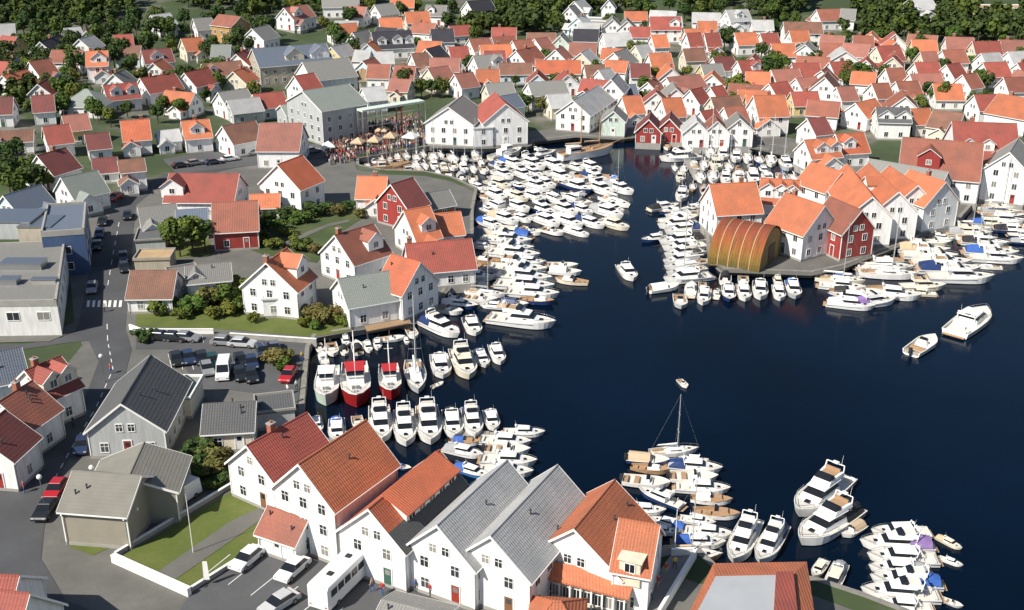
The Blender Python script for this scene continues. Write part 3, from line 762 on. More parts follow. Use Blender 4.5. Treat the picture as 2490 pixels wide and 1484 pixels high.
house(1503, 208, 1545, 206, 8, 3.6, 6.6, roof='blue-grey', wall='pale blue', chim=())
house(1703, 272, 1740, 266, 7.5, 3.6, 7, roof='red', chim=())
house(1832, 234, 1908, 232, 10.5, 5.2, 9.6, roof='orange', chim=(0.5,))
house(1760, 262, 1810, 258, 8, 4, 7.6, roof='rust red', chim=())
gab(1578, 292, 80, 9, 6.5, 3.4, 6.6, roof='dark red', wall='red', name='boathouse', cat='boathouse')
gab(1628, 290, 80, 9, 6.5, 3.4, 6.6, roof='dark red', wall='red', name='boathouse', cat='boathouse')
gab(1492, 272, 80, 8, 6, 4.4, 7, roof='grey', wall='pale green', chim=())
gab(1695, 296, 85, 8, 6.5, 4.2, 7.2, roof='pale grey', chim=())
gab(1745, 296, 85, 8, 6.5, 4.2, 7.2, roof='rust red', chim=())
gab(1800, 290, 85, 8, 7, 4.6, 7.6, roof='grey', chim=())
house(1330, 232, 1385, 228, 7, 3.8, 6.6, roof='pale grey', chim=(), wall='cream')
house(1420, 160, 1470, 158, 8, roof='brown', chim=())
house(1350, 165, 1405, 200, 8, roof='rust red', chim=()) if False else None
house(1455, 172, 1485, 165, 7, roof='pale grey', chim=())
house(1545, 112, 1575, 108, 8, roof='pale grey', wall='cream', chim=())
# ---------------- east town
zone('in the east town below the woods', 'the big red quay roofs', (2400, 310), 'east town houses')
house(1985, 26, 2042, 21, 9, roof='rust red', chim=())
house(2046, 22, 2082, 23, 8, roof='grey', chim=())
house(1905, 56, 1998, 53, 9, 5, 8.2, roof='brown', chim=())
house(2208, 2, 2266, -2, 9, 5, 8, roof='pale grey', chim=())
house(2372, 18, 2500, 18, 10, 3.4, 3.4, roof='tan', wall='cream', flat=True, chim=(), label='low cream terrace with flat tan roof')
house(1875, 108, 1932, 106, 9, roof='orange', chim=())
gab(1958, 112, 70, 9, 8, 4.2, 7.4, roof='grey', chim=())
house(1993, 107, 2050, 106, 9, roof='rust red', chim=())
gab(2057, 128, 85, 9, 10, 3.8, 7, roof='pale grey', chim=())
house(2052, 106, 2116, 109, 8, roof='salmon', chim=())
house(2130, 116, 2187, 109, 9, 3.6, 7.6, roof='red', wall='cream', chim=())
house(1925, 156, 1992, 153, 9, roof='red', chim=(0.5,))
gab(2005, 190, 70, 10, 7.5, 6, 9.6, roof='brown', label='tall white gable house with brown roof', chim=())
house(2223, 154, 2282, 151, 9, roof='red', chim=())
house(2153, 168, 2197, 165, 8, roof='rust red', chim=())
house(2178, 200, 2232, 197, 9, roof='rust red', chim=())
house(2268, 205, 2338, 205, 9, 3.2, 6.8, roof='orange', chim=())
house(2390, 154, 2447, 151, 9, roof='red', chim=())
house(2037, 213, 2074, 211, 8, 4.4, 7.4, roof='salmon', chim=())
house(2080, 252, 2128, 240, 8, roof='orange', chim=())
house(2130, 262, 2212, 264, 9, 4.8, 7.6, roof='dark grey', chim=(), dorm=((0.25, 4.0), (0.8, 4.0)))
house(2216, 266, 2258, 264, 7, 3.8, 7, roof='orange', chim=())
house(2270, 268, 2345, 278, 9, 4.2, 7.6, roof='brown', chim=(), wall='cream')
house(2368, 232, 2424, 230, 8, roof='red', chim=())
house(2428, 228, 2530, 246, 12, 4.8, 9.0, roof='orange', chim=(0.3,))
house(2300, 160, 2334, 152, 7, roof='red', chim=())
house(2340, 184, 2374, 177, 7, roof='rust red', chim=(0.5,))
house(2440, 190, 2492, 188, 8, roof='rust red', chim=())
house(2290, 124, 2345, 120, 8, roof='rust red', chim=())
house(2240, 128, 2275, 126, 8, roof='salmon', chim=(), wall='cream')
house(2385, 132, 2430, 128, 8, roof='pale grey', chim=())
house(2450, 128, 2500, 124, 8, roof='pale grey', chim=())
house(2120, 205, 2160, 202, 8, roof='rust red', chim=())
house(1870, 205, 1915, 198, 8, 4, 7.4, roof='red', chim=())
house(1935, 192, 1985, 186, 8, 4.4, 7.6, roof='salmon', chim=())
house(1880, 268, 1918, 262, 7, 4, 7, roof='pale grey', chim=()) if False else None
house(1965, 290, 2005, 286, 8, 4.2, 7.4, roof='dark red', chim=())
house(1955, 342, 2030, 336, 8, 3.8, 7.2, roof='orange', chim=(), dorm=((0.4, 3.4), (0.85, 3.2)))
house(2032, 328, 2100, 324, 8, 3.8, 7.4, roof='bright orange', chim=(), dorm=((0.3, 3.2),))
zone('on the east quay', None)
house(2315, 297, 2472, 302, 15, 6.5, 13.0, roof='red', chim=(0.3,), dorm=((0.2, 3.0), (0.5, 3.0)), label='huge white warehouse with red roof and two dormers', name='warehouse', cat='warehouse')
house(2195, 335, 2392, 350, 14, 5.5, 12.0, roof='rust red', chim=(), dorm=((0.35, 4.6, 'red'),), label='big white warehouse with rust red roof and red gabled dormer', name='warehouse', cat='warehouse')
gab(2455, 372, 60, 14, 9, 7.5, 11.5, roof='grey', label='tall white quay warehouse with grey roof beside the red roofs', name='warehouse', cat='warehouse')
gab(2400, 400, 60, 12, 8, 5, 8, roof='rust red', label='small white quay house below the big red roofs', chim=())
# ---------------- the orange roofed peninsula
zone('on the peninsula', 'the barrel shed', (1840, 600), 'peninsula warehouses')
house(1725, 450, 1838, 444, 9.5, 5.4, 10, roof='orange', chim=(0.7,))
house(1850, 434, 1945, 440, 8, 4.6, 8.6, roof='orange', chim=(0.5,), dorm=((0.2, 3.2), (0.55, 3.2), (0.85, 3.2)))
house(1910, 470, 2006, 502, 9.4, 5.4, 10.2, roof='orange', chim=(0.2,), name='warehouse', cat='warehouse', label='broad white warehouse with big orange roof and tall loading gable')
house(2018, 480, 2096, 513, 7.4, 5.6, 9.6, roof='rust red', wall='red', name='warehouse', cat='warehouse', label='red timber warehouse with white framed windows', chim=())
gab(2048, 420, 120, 9, 8, 5.5, 9.2, roof='orange', chim=())
house(2060, 400, 2122, 480, 8.5, 6.0, 10.0, roof='orange', name='warehouse', cat='warehouse', chim=())
house(2112, 398, 2186, 468, 8.5, 6.0, 10.0, roof='orange', name='warehouse', cat='warehouse', chim=(), dorm=((0.5, 3.4),), dorm_side=None)
house(2162, 405, 2232, 452, 8, 5.6, 9.4, roof='orange', name='warehouse', cat='warehouse', chim=())
house(2212, 414, 2300, 444, 9, 5.8, 10.2, roof='orange', name='warehouse', cat='warehouse', chim=(0.5,))
house(2115, 388, 2305, 420, 8, 5.0, 8.0, roof='grey', label='long low grey roofed shed behind the orange warehouses', name='shed', cat='shed', chim=())
# ---------------- left of the harbour
zone('between street and harbour', 'the red metal roof hall', (520, 450), 'houses between street and harbour')
house(412, 420, 582, 424, 12, 4.4, 8.6, roof='red', chim=(), dorm=((0.1, 4.6, 'white'),), label='large hall with wide red roof and white gable', name='hall', cat='hall')
house(515, 494, 627, 489, 10, 4.0, 8.2, roof='rust red', wall='red', label='red timber house with rust red roof beside the tree', chim=())
house(335, 505, 428, 496, 8, 2.9, 5.6, roof='grey', chim=())
house(428, 512, 505, 508, 8, 3.2, 5.0, roof='blue-grey', wall='navy', chim=())
house(330, 574, 408, 570, 7, 2.6, 2.6, roof='dark grey', wall='grey', flat=True, name='garage', cat='garage', win=None)
house(330, 622, 422, 620, 5, 2.6, 2.6, roof='tan', wall='beige', flat=True, name='garage', cat='garage', win=None)
house(318, 660, 430, 659, 8.5, 2.9, 6.0, roof='brown', chim=(), label='white bungalow with brown tiled roof beside the road')
house(438, 668, 462, 664, 7, 2.6, 2.6, roof='grey', wall='grey', flat=True, name='annex', cat='annex', win=None, L=5)
house(450, 650, 560, 640, 8, 3.6, 5.2, roof='grey', label='low white house with grey roof and small gables', chim=(), dorm=((0.2, 2.6),))
r_, a_, l_ = house(674, 402, 735, 379, 10.5, 5.8, 10.4, roof='bright orange', label='tall white gable house with bright orange roof', chim=())
wing(r_, 608, 474, 680, 472, 5, 2.6, 4.6, 'orange', 'white', door=False)
house(870, 430, 942, 431, 8, 3.8, 7.2, roof='orange', chim=(0.6,))
house(950, 450, 1004, 433, 9, 4.6, 9.0, roof='dark red', wall='red', label='red timber boathouse with white framed gable', name='boathouse', cat='boathouse')
house(985, 513, 1042, 503, 9.5, 4.0, 8.6, roof='orange', label='white gable house with striped orange roof', chim=(), dorm=((0.6, 3.0),))
house(1064, 521, 1107, 517, 7, 3.2, 6.4, roof='orange', chim=())
house(814, 574, 908, 546, 9.5, 4.6, 8.8, roof='rust red', chim=(0.1,), dorm=((0.7, 3.4),))
house(985, 595, 1146, 582, 8.4, 3.4, 7.2, roof='red', chim=(0.05,), label='long white boathouse with red roof and round end window', name='boathouse', cat='boathouse')
house(952, 620, 1022, 640, 8.6, 5.0, 9.2, roof='bright orange', chim=(), label='tall white gable house with orange roof on the quay corner')
r_, a_, l_ = house(822, 680, 946, 660, 9, 4.0, 7.2, roof='green-grey', chim=(), label='white quay house with plain grey roof and balcony')
QUAYHOUSE = r_, a_, l_
r_, a_, l_ = house(647, 641, 698, 604, 9.8, 5.2, 9.6, roof='orange', chim=(0.05,), dorm=((0.65, 4.2),), label='white house with orange roof and white porch wing in the garden')
wing(r_, 640, 712, 735, 708, 7, 3.2, 3.2, 'pale grey', 'white', flat=True)
house(1040, 470, 1085, 462, 6, 3, 5.4, roof='grey', wall='brown', chim=(), name='boathouse', cat='boathouse')
# ---------------- left edge commercial blocks
zone('', None)
def flat_block(name, label, px, h, roof, wall, cat='building', extra=True):
    """flat-roofed block from its roof corners; parapet, rooflights and rows of shop windows"""
    P = [pg(x, y, h) for x, y in px]; c = sum(P, Vector()) / 4
    g = terr(c.x, c.y); root = thing(name, label, cat, (c.x, c.y, g), 0, '', None)
    m = MB(); lo = [(p.x - c.x, p.y - c.y, -2.0) for p in P]; hi = [(p.x - c.x, p.y - c.y, h) for p in P]
    ar = sum(Vector(lo[i][:2]).cross(Vector(lo[(i + 1) % 4][:2])) for i in range(4))
    if ar < 0: lo, hi = lo[::-1], hi[::-1]
    m.hexa(lo + hi); link('wall', m.mesh('wall', WALL[wall]), root)
    r = MB(); a = [(x * .985, y * .985, h) for x, y, _ in hi]; r.hexa(a + [(x, y, h + 0.12) for x, y, _ in a])
    link('roof', r.mesh('roof', ROOF[roof]), root)
    pr = MB()
    for i in range(4):
        p, q = Vector(hi[i]), Vector(hi[(i + 1) % 4]); d = (q - p).normalized(); n = Vector((d.y, -d.x, 0))
        a, b = p + n * 0.06 , q + n * 0.06; e, f = p - n * 0.3 , q - n * 0.3
        pr.hexa([a - Vector((0, 0, .5)), b - Vector((0, 0, .5)), f, e, a + Vector((0, 0, .55)), b + Vector((0, 0, .55)), f + Vector((0, 0, .55)), e + Vector((0, 0, .55))])
        nr = n.to_2d()
        if nr.dot(-c.to_2d().normalized()) > -0.15:
            ln = (q - p).length; k = int(ln / 4.6)
            for j in range(k):
                for z in ([1.7, 4.7] if h > 7 else [3.4]):
                    t = p.lerp(q, (j + .5) / k); fm, pm = window_mesh(1.9, 1.3, True)
                    link('window', fm, root, (t.x, t.y, z), math.atan2(nr.y, nr.x) - math.pi / 2)
    link('parapet', pr.mesh('parapet', TRIM if wall == 'white' else CONC), root)
    return root, c, hi
rt, c_, hi_ = flat_block('commercial_block', 'white commercial block with flat grey roof and rooftop boxes beside the road', [(-160, 742), (138, 738), (158, 590), (-160, 600)], 5.6, 'grey', 'off-white')
for px, py, sx, sy, sz, mt in ((40, 560, 9, 8, 3.2, WALL['grey']), (105, 570, 6, 7, 2.8, WALL['beige']), (60, 650, 7, 3, 1.2, METAL), (25, 690, 3, 2, 1.0, METAL), (110, 690, 4, 1.2, 0.9, CONC)):
    p = pg(px, py, 5.7); b = MB(); b.box(-sx/2, sx/2, -sy/2, sy/2, 0, sz, 0, 0.98); b.box(-sx/2 - .1, sx/2 + .1, -sy/2 - .1, sy/2 + .1, sz, sz + .12, 1)
    link('rooftop_box', b.mesh('rooftop_box', [mt, METAL]), rt, (p.x - c_.x, p.y - c_.y, 5.6))
flat_block('office_block', 'dark blue block with flat blue-grey roof beyond the commercial block', [(100, 572), (205, 565), (210, 495), (115, 500)], 8.0, 'blue-grey', 'navy')
zone('facing the street', 'the blue shop', (20, 860), 'old houses facing the street')
house(62, 903, 146, 868, 8, 4.4, 7.6, roof='red', wall='white', chim=(0.3,), dorm=((0.3, 3.0, 'cream'), (0.75, 3.0, 'cream')))
house(-4, 980, 78, 928, 8, 4.4, 7.6, roof='rust red', wall='white', chim=(0.6,))
house(-60, 1060, 12, 1000, 8, 4.4, 7.6, roof='dark red', wall='white', chim=())
house(-30, 862, 30, 850, 8, 4, 7, roof='blue-grey', wall='pale blue', chim=(), label='pale blue shop with blue-grey roof', cat='shop')
house(-70, 1400, 25, 1402, 9, 4.5, 8, roof='red', wall='white', chim=())
house(-60, 1432, 66, 1446, 9, 6.5, 11, roof='red', chim=(), label='white house with bright red roof shading the forecourt road')
# ---------------- grey halls at lower left
zone('by the lower street', None)
r_, a_, l_ = house(294, 984, 366, 866, 9.6, 4.0, 7.8, roof='dark grey', wall='grey', chim=(), label='grey gabled hall with long dark roof and white barge boards', name='hall', cat='hall')
wing(r_, 405, 945, 480, 945, 6.5, 3.0, 3.0, 'green-grey', 'cream', flat=True, win=None)
r_, a_, l_ = house(178, 1148, 343, 1160, 8.0, 4.6, 7.0, roof='felt', wall='stone', chim=(), win=None, label='plain grey-beige hall with felt roofs meeting at a right angle', name='hall', cat='hall')
wing(r_, 350, 1080, 312, 1165, 10.0, 4.2, 6.2, 'felt', 'stone', win=None)
house(495, 985, 622, 978, 8.0, 3.0, 5.0, roof='dark grey', wall='cream', label='low cream shed with dark grey roof beside the car park', name='shed', cat='shed')
house(645, 985, 690, 980, 5, 2.5, 2.5, roof='dark grey', wall='grey', flat=True, name='annex', cat='annex', win=None, label='small grey flat roofed store by the quay edge')
# ---------------- the row of waterfront houses at the bottom
zone('', None)
house(600, 1086, 746, 1006, 7.6, 4.8, 8.2, roof='red', chim=(0.42,), label='white waterfront house with dark red roof beside the lawn')
house(726, 1131, 890, 1024, 8.6, 7.4, 11.6, roof='orange', chim=(), label='tall white waterfront house with brown-orange roof and rows of windows')
LONGH = house(896, 1240, 1068, 1098, 8.2, 5.4, 9.2, roof='bright orange', chim=(), label='white waterfront house with bright orange roof, long dormer and slate skirt')
house(1063, 1280, 1233, 1122, 8.2, 5.4, 9.2, roof='pale grey', chim=(), label='white waterfront house with grey roof beside the slate skirted house', dorm=())
house(1193, 1306, 1355, 1134, 8.4, 5.4, 9.2, roof='pale grey', chim=(), label='white waterfront house with grey roof beside the orange restaurant')
REST = house(1396, 1289, 1494, 1170, 10.2, 4.2, 8.4, roof='orange', chim=(), label='large white restaurant with orange roofs, broad gable and lean-to', name='restaurant', cat='restaurant')
house(660, 1236, 742, 1262, 4.6, 2.8, 4.6, roof='rust red', label='small white porch house with rust red roof', name='porch_house', cat='house', chim=())
house(1290, 1462, 1420, 1470, 6, 2.6, 4.4, roof='orange', label='small white kiosk with orange hipped roof below the restaurant', name='kiosk', cat='kiosk', hip=True, chim=(), win=None)
house(930, 1462, 1085, 1500, 5.5, 2.6, 3.6, roof='grey', label='low white kiosk with grey roof on the forecourt', name='kiosk', cat='kiosk', chim=())
# ------------------------------------------------------------------ special shapes on single buildings
def quad_part(name, root, pts, th, mat, mats2=None):
    """a sloping slab from four world corners (given in ring order)"""
    o = root.location; m = MB(); p = [Vector(a) - o for a in pts]
    ar = sum(p[i].to_2d().cross(p[(i + 1) % 4].to_2d()) for i in range(4))
    if ar < 0: p = p[::-1]
    m.hexa([a - Vector((0, 0, th)) for a in p] + p); return link(name, m.mesh(name, mat), root)
def long_house_dormer(root, a, L):
    w, he, hr = 8.2, 5.4, 9.2; sl = (hr - he) / (w / 2); x0, x1 = -L / 2 + 2.6, L / 2 - 0.6; y1 = -w * 0.33; z1 = hr - 1.35
    zr = lambda y: hr - sl * abs(y)
    s = MB(); ya, yb = -w * 0.30, -(w / 2 + 0.42)
    s.hexa([(-L/2 - .3, yb, zr(yb) + .18), (L/2 + .3, yb, zr(yb) + .18), (L/2 + .3, ya, zr(ya) + .18), (-L/2 - .3, ya, zr(ya) + .18)] + [(-L/2 - .3, yb, zr(yb) + .27), (L/2 + .3, yb, zr(yb) + .27), (L/2 + .3, ya, zr(ya) + .27), (-L/2 - .3, ya, zr(ya) + .27)])
    link('slate_skirt', s.mesh('slate_skirt', ROOF['dark grey']), root, (0, 0, 0), a)
    d = MB(); pr = [(0, hr + 0.05), (y1, z1), (y1, zr(y1) - 0.1), (0, hr - 0.4)]
    d.loft([[(x0, y, z) for y, z in pr], [(x1, y, z) for y, z in pr]])
    do = link('dormer', d.mesh('dormer', WALL['white']), root, (0, 0, 0), a)
    r = MB(); yo = y1 - .45; zo = z1 - .12
    r.hexa([(x0 - .3, yo, zo + .08), (x1 + .3, yo, zo + .08), (x1 + .3, .1, hr + .2), (x0 - .3, .1, hr + .2)] + [(x0 - .3, yo, zo + .24), (x1 + .3, yo, zo + .24), (x1 + .3, .1, hr + .36), (x0 - .3, .1, hr + .36)])
    link('dormer_roof', r.mesh('dormer_roof', ROOF['bright orange']), do)
    fm, pm = window_mesh(1.1, 0.9, True)
    for k in range(5): link('window', fm, do, (x0 + (k + .5) * (x1 - x0) / 5, y1, z1 - 0.85), math.pi)
long_house_dormer(*LONGH)
root = REST[0]
wing(root, 1508, 1264, 1602, 1280, 7.4, 5.2, 8.6, 'orange', 'white', door=False)
quad_part('lean_to_roof', root, [pg(1316, 1362, 4.0), pg(1549, 1399, 4.0), pg(1528, 1458, 2.8), pg(1303, 1399, 2.8)], 0.2, ROOF['orange'])
b0, b1 = pg(1306, 1402, 2.6), pg(1526, 1459, 2.6)
vw = MB(); d = (b1 - b0).to_2d().normalized(); n = Vector((-d.y, d.x)); ln = (b1 - b0).to_2d().length
link('verandah_wall', (vw.box(0, ln, 0.5, 2.2, -0.3, 2.6), vw)[1].mesh('verandah_wall', WALL['cream']), root, b0 - root.location - Vector((0, 0, 2.6)), math.atan2(d.y, d.x))
for k in range(9):
    p = MB(); p.box(-0.08, 0.08, 0.0, 0.16, -0.1, 2.62); q = b0.lerp(b1, (k + .1) / 8.4)
    link('post', p.mesh('post', TRIM), root, q - root.location - Vector((0, 0, 2.6)), math.atan2(d.y, d.x))
    if k < 8:
        q = b0.lerp(b1, (k + .6) / 8.4) + Vector((n.x, n.y, 0)) * .5; fm, pm = window_mesh(1.5, 1.3, True)
        link('window', fm, root, q - root.location - Vector((0, 0, 1.4)), math.atan2(d.y, d.x) + math.pi)
c = pg(1540, 1368, 5.6); dm = MB(); dm.box(-1.1, 1.1, -1.2, 1.2, -2.0, 0.9); dm.box(-1.3, 1.3, -1.4, 1.4, 0.9, 1.05)
do = link('dormer', dm.mesh('dormer', WALL['cream']), root, c - root.location, math.atan2(d.y, d.x))
link('window', window_mesh(1.0, 1.0, True)[0], do, (0, -1.2, 0.1), math.pi)

def barrel_shed():
    hr, w = 7.0, 13.0; A, B, ln, ang, c = ridge(1758, 530, 1884, 552, hr); L = ln
    m, nt, b = nodes_of('weathered_barrel_sheet')
    tc = N(nt, 'ShaderNodeTexCoord'); sx = N(nt, 'ShaderNodeSeparateXYZ'); nt.links.new(tc.outputs['Object'], sx.inputs[0])
    mp = N(nt, 'ShaderNodeMapping'); mp.inputs['Scale'].default_value = (1.4, 0.25, 0.2); nt.links.new(tc.outputs['Object'], mp.inputs[0])
    nz = N(nt, 'ShaderNodeTexNoise'); nz.inputs['Scale'].default_value = 1.2; nz.inputs['Detail'].default_value = 6; nt.links.new(mp.outputs[0], nz.inputs['Vector'])
    ad = N(nt, 'ShaderNodeMath', operation='MULTIPLY_ADD'); nt.links.new(nz.outputs['Fac'], ad.inputs[0]); ad.inputs[1].default_value = 5.0; nt.links.new(sx.outputs[2], ad.inputs[2])
    mr = N(nt, 'ShaderNodeMapRange'); mr.inputs[1].default_value = 2.0; mr.inputs[2].default_value = 10.0; nt.links.new(ad.outputs[0], mr.inputs[0])
    cc = ramp(nt, mr.outputs[0], (0.0, (0.085, 0.085, 0.03)), (0.3, (0.22, 0.13, 0.035)), (0.55, (0.30, 0.10, 0.035)), (0.85, (0.24, 0.065, 0.045)))
    nt.links.new(mix(nt, ramp(nt, nz.outputs['Fac'], (.45, 0.0), (.7, .75)), cc, (.10, .085, .035)), b.inputs['Base Color']); b.inputs['Roughness'].default_value = 0.95; b.inputs['Specular IOR Level'].default_value = .15
    root = thing('barrel_shed', 'yellow and rust-red barrel-roofed shed with ribbed sheets on the peninsula', 'shed', (c.x, c.y, terr(c.x, c.y)))
    prof = [(-w / 2 * math.cos(t), hr * math.sin(t) ** 1.05) for t in [math.pi * k / 16 for k in range(17)]]
    e = MB(); e.loft([[(-L/2 + .2, y * .985, z * .985 - .3) for y, z in prof][::-1], [(L/2 - .2, y * .985, z * .985 - .3) for y, z in prof][::-1]]); link('end_wall', e.mesh('end_wall', plain('ochre_sheet', (0.21, 0.145, 0.05), .8, .45, .6)), root, (0, 0, 0), ang)
    n = 5
    for k in range(n):
        s = MB(); x0, x1 = -L/2 + L * k / n + .05, -L/2 + L * (k + 1) / n - .05; rings = []
        for x in (x0, x1): rings.append([(x, y, z) for y, z in prof])
        s.loft(rings, 0, False, False)
        for j in range(1, 4):
            xr = x0 + (x1 - x0) * j / 4; s.loft([[(xr - .06, y * 1.012, z * 1.012) for y, z in prof], [(xr + .06, y * 1.012, z * 1.012) for y, z in prof]], 0, False, False)
        link('roof_sheet', s.mesh('roof_sheet', m), root, (0, 0, 0), ang)
        if k: t = MB(); xr = -L/2 + L * k / n; t.loft([[(xr - .09, y * 1.02, z * 1.02) for y, z in prof], [(xr + .09, y * 1.02, z * 1.02) for y, z in prof]], 0, False, False); link('seam', t.mesh('seam', plain('pale_seam', (.40, .24, .12), .8)), root, (0, 0, 0), ang)
    do = MB(); do.box(-1.6, 1.6, -.05, .08, 0, 3.6); link('door', do.mesh('door', DKWOOD), root, (math.cos(ang) * (L/2 - .15), math.sin(ang) * (L/2 - .15), 0), ang - math.pi/2)
barrel_shed()

def mansard():
    z0, z1 = 4.4, 5.3; O = [pg(1735, 1370, z0), pg(1962, 1366, z0), pg(1985, 1520, z0), pg(1640, 1560, z0)]; c = sum(O, Vector()) / 4
    root = thing('quay_hall', 'quay hall with flat pale deck roof edged in orange tiles and a red strip', 'hall', (c.x, c.y, 1.2)); o = root.location
    I = [pg(1738, 1402, z1), pg(1928, 1398, z1), pg(1940, 1512, z1), pg(1660, 1550, z1)]
    o4 = [p - o for p in O][::-1]; i4 = [p - o for p in I][::-1]
    m = MB(); m.hexa([(p.x * .98, p.y * .98, -2) for p in o4] + [(p.x * .98, p.y * .98, z0) for p in o4]); link('wall', m.mesh('wall', WALL['white']), root)
    r = MB(); r.hexa(o4 + i4); link('roof', r.mesh('roof', ROOF['orange']), root)
    t = MB(); u = [p.lerp(sum(i4, Vector()) / 4, .03) for p in i4]; t.hexa(u + [p + Vector((0, 0, .12)) for p in u]); link('roof_deck', t.mesh('roof_deck', plain('pale_grey_sheet', (.34, .36, .38), .6, .12, .5)), root)
    a, b_, d_, e_ = i4[2], i4[1], i4[1].lerp(i4[0], .22), i4[2].lerp(i4[3], .22)
    s = MB(); q = [x + Vector((0, 0, .14)) for x in (a, e_, d_, b_)]
    ar = sum(q[i].to_2d().cross(q[(i + 1) % 4].to_2d()) for i in range(4)); q = q if ar > 0 else q[::-1]
    s.hexa(q + [x + Vector((0, 0, .3)) for x in q]); link('red_panel', s.mesh('red_panel', ROOF['red']), root)
mansard()

def planked(name, label, cat, poly, z, mat, pw=0.16, posts=True, wallmat=None):
    """a quad deck: separate boards with gaps on bearers and piles"""
    P = [pz(x, y, z) for x, y in poly]; c = sum(P, Vector()) / 4; root = thing(name, label, cat, (c.x, c.y, 0))
    m = MB(); a, b, d, e = [p - Vector((c.x, c.y, 0)) for p in P]; n = max(4, int((b - a).length / pw)); 
    for k in range(n):
        t0, t1 = k / n, (k + .9) / n; p = [a.lerp(b, t0), a.lerp(b, t1), e.lerp(d, t1), e.lerp(d, t0)]
        ar = sum(p[i].to_2d().cross(p[(i + 1) % 4].to_2d()) for i in range(4)); p = p if ar > 0 else p[::-1]; dz = Vector((0, 0, rnd.uniform(0, .02)))
        m.hexa([q - Vector((0, 0, .08)) for q in p] + [q + dz for q in p])
    o = link('boards', m.mesh('boards', mat), root); o['kind'] = 'stuff'
    for p, q in ((a, b), (e, d), (a.lerp(e, .5), b.lerp(d, .5))):
        s = MB(); s.tube(p - Vector((0, 0, .16)), q - Vector((0, 0, .16)), .09, .09, 4); link('bearer', s.mesh('bearer', DKWOOD), root)
    if posts:
        for p in (a, b, d, e, a.lerp(b, .5), e.lerp(d, .5)):
            s = MB(); s.tube((p.x * .97, p.y * .97, -1.5), (p.x * .97, p.y * .97, z - .1), .14, .14, 6); link('pile', s.mesh('pile', DKWOOD), root)
    return root
planked('wooden_pier', 'brown wooden pier deck below the plain grey roofed quay house', 'pier', [(878, 772), (985, 750), (1000, 785), (892, 806)], 1.5, WOOD)
planked('terrace_deck', 'grey wooden terrace beside the orange restaurant', 'terrace', [(1630, 1352), (1690, 1350), (1600, 1500), (1530, 1490)], 1.75, GWOOD)
def low_wall(name, label, cat, px, h, t, mat, z=None, cap=True):
    P = [pg(x, y) if z is None else pz(x, y, z) for x, y in px]; c = P[0]; root = thing(name, label, cat, c)
    m = MB()
    for a, b in zip(P, P[1:]):
        a, b = a - c, b - c; d = (b - a).to_2d().normalized(); n = Vector((-d.y, d.x, 0)) * t / 2; up = Vector((0, 0, h)); dn = Vector((0, 0, -.5))
        m.hexa([a - n + dn, b - n + dn, b + n + dn, a + n + dn, a - n + up, b - n + up, b + n + up, a + n + up])
    link('wall', m.mesh('wall', mat), root)
    if cap:
        k = MB()
        for a, b in zip(P, P[1:]):
            a, b = a - c, b - c; d = (b - a).to_2d().normalized(); n = Vector((-d.y, d.x, 0)) * (t / 2 + .06); up = Vector((0, 0, h + .003)); u2 = Vector((0, 0, h + .08))
            k.hexa([a - n + up, b - n + up, b + n + up, a + n + up, a - n + u2, b - n + u2, b + n + u2, a + n + u2])
        link('coping', k.mesh('coping', TRIM if mat != STONE else CONC), root)
    return root
WHITEW = plain('white_render', (.78, .78, .75), .7, .08, 2)
low_wall('parapet', 'white parapet round the grey restaurant terrace', 'wall', [(1632, 1350), (1692, 1348), (1602, 1498)], .75, .22, WHITEW, 1.76)
low_wall('garden_wall', 'wide white garden wall closing the near lawn', 'wall', [(276, 1366), (462, 1450)], 0.95, .5, WHITEW)
low_wall('garden_wall', 'long pale wall along the upper edge of the near lawn', 'wall', [(282, 1355), (566, 1184)], 0.6, .22, CONC)
low_wall('garden_wall', 'pale wall between the near lawn and the forecourt', 'wall', [(466, 1440), (640, 1330)], 0.6, .2, CONC)
low_wall('garden_wall', 'white wall above the upper car park', 'wall', [(316, 801), (345, 812), (520, 812)], 0.8, .25, WHITEW)
low_wall('garden_wall', 'pale green wall above the lower car park', 'wall', [(560, 822), (770, 836)], 0.8, .25, CONC)
low_wall('garden_wall', 'white wall at the foot of the upper street', 'wall', [(-20, 370), (60, 372), (200, 352)], 0.9, .25, WHITEW)

def pavilion():
    A, B = pg(878, 268, 8.5), pg(1030, 244, 8.5); c = (A + B) / 2; ang = math.atan2(B.y - A.y, B.x - A.x); L = (B - A).to_2d().length
    root = thing('stage_frame', 'tall open steel stage frame with pale roof beam over the festival crowd', 'stage', (c.x, c.y, terr(c.x, c.y)))
    r = MB(); r.box(-L/2, L/2, -.6, 2.4, 8.0, 8.5); link('roof_beam', r.mesh('roof_beam', plain('pale_green_beam', (.55, .62, .56), .6)), root, (0, 0, 0), ang)
    for t in (-.5, -.2, .12, .5):
        for y in (-.4, 2.2):
            p = MB(); p.box(t * L - .15, t * L + .15, y - .15, y + .15, -.5, 8.0); link('post', p.mesh('post', METAL if t != .12 else RED), root, (0, 0, 0), ang)
    for z in (3.2, 5.6):
        b = MB(); b.box(-L/2, L/2, 2.1, 2.3, z, z + .2); link('rail', b.mesh('rail', METAL), root, (0, 0, 0), ang)
pavilion()
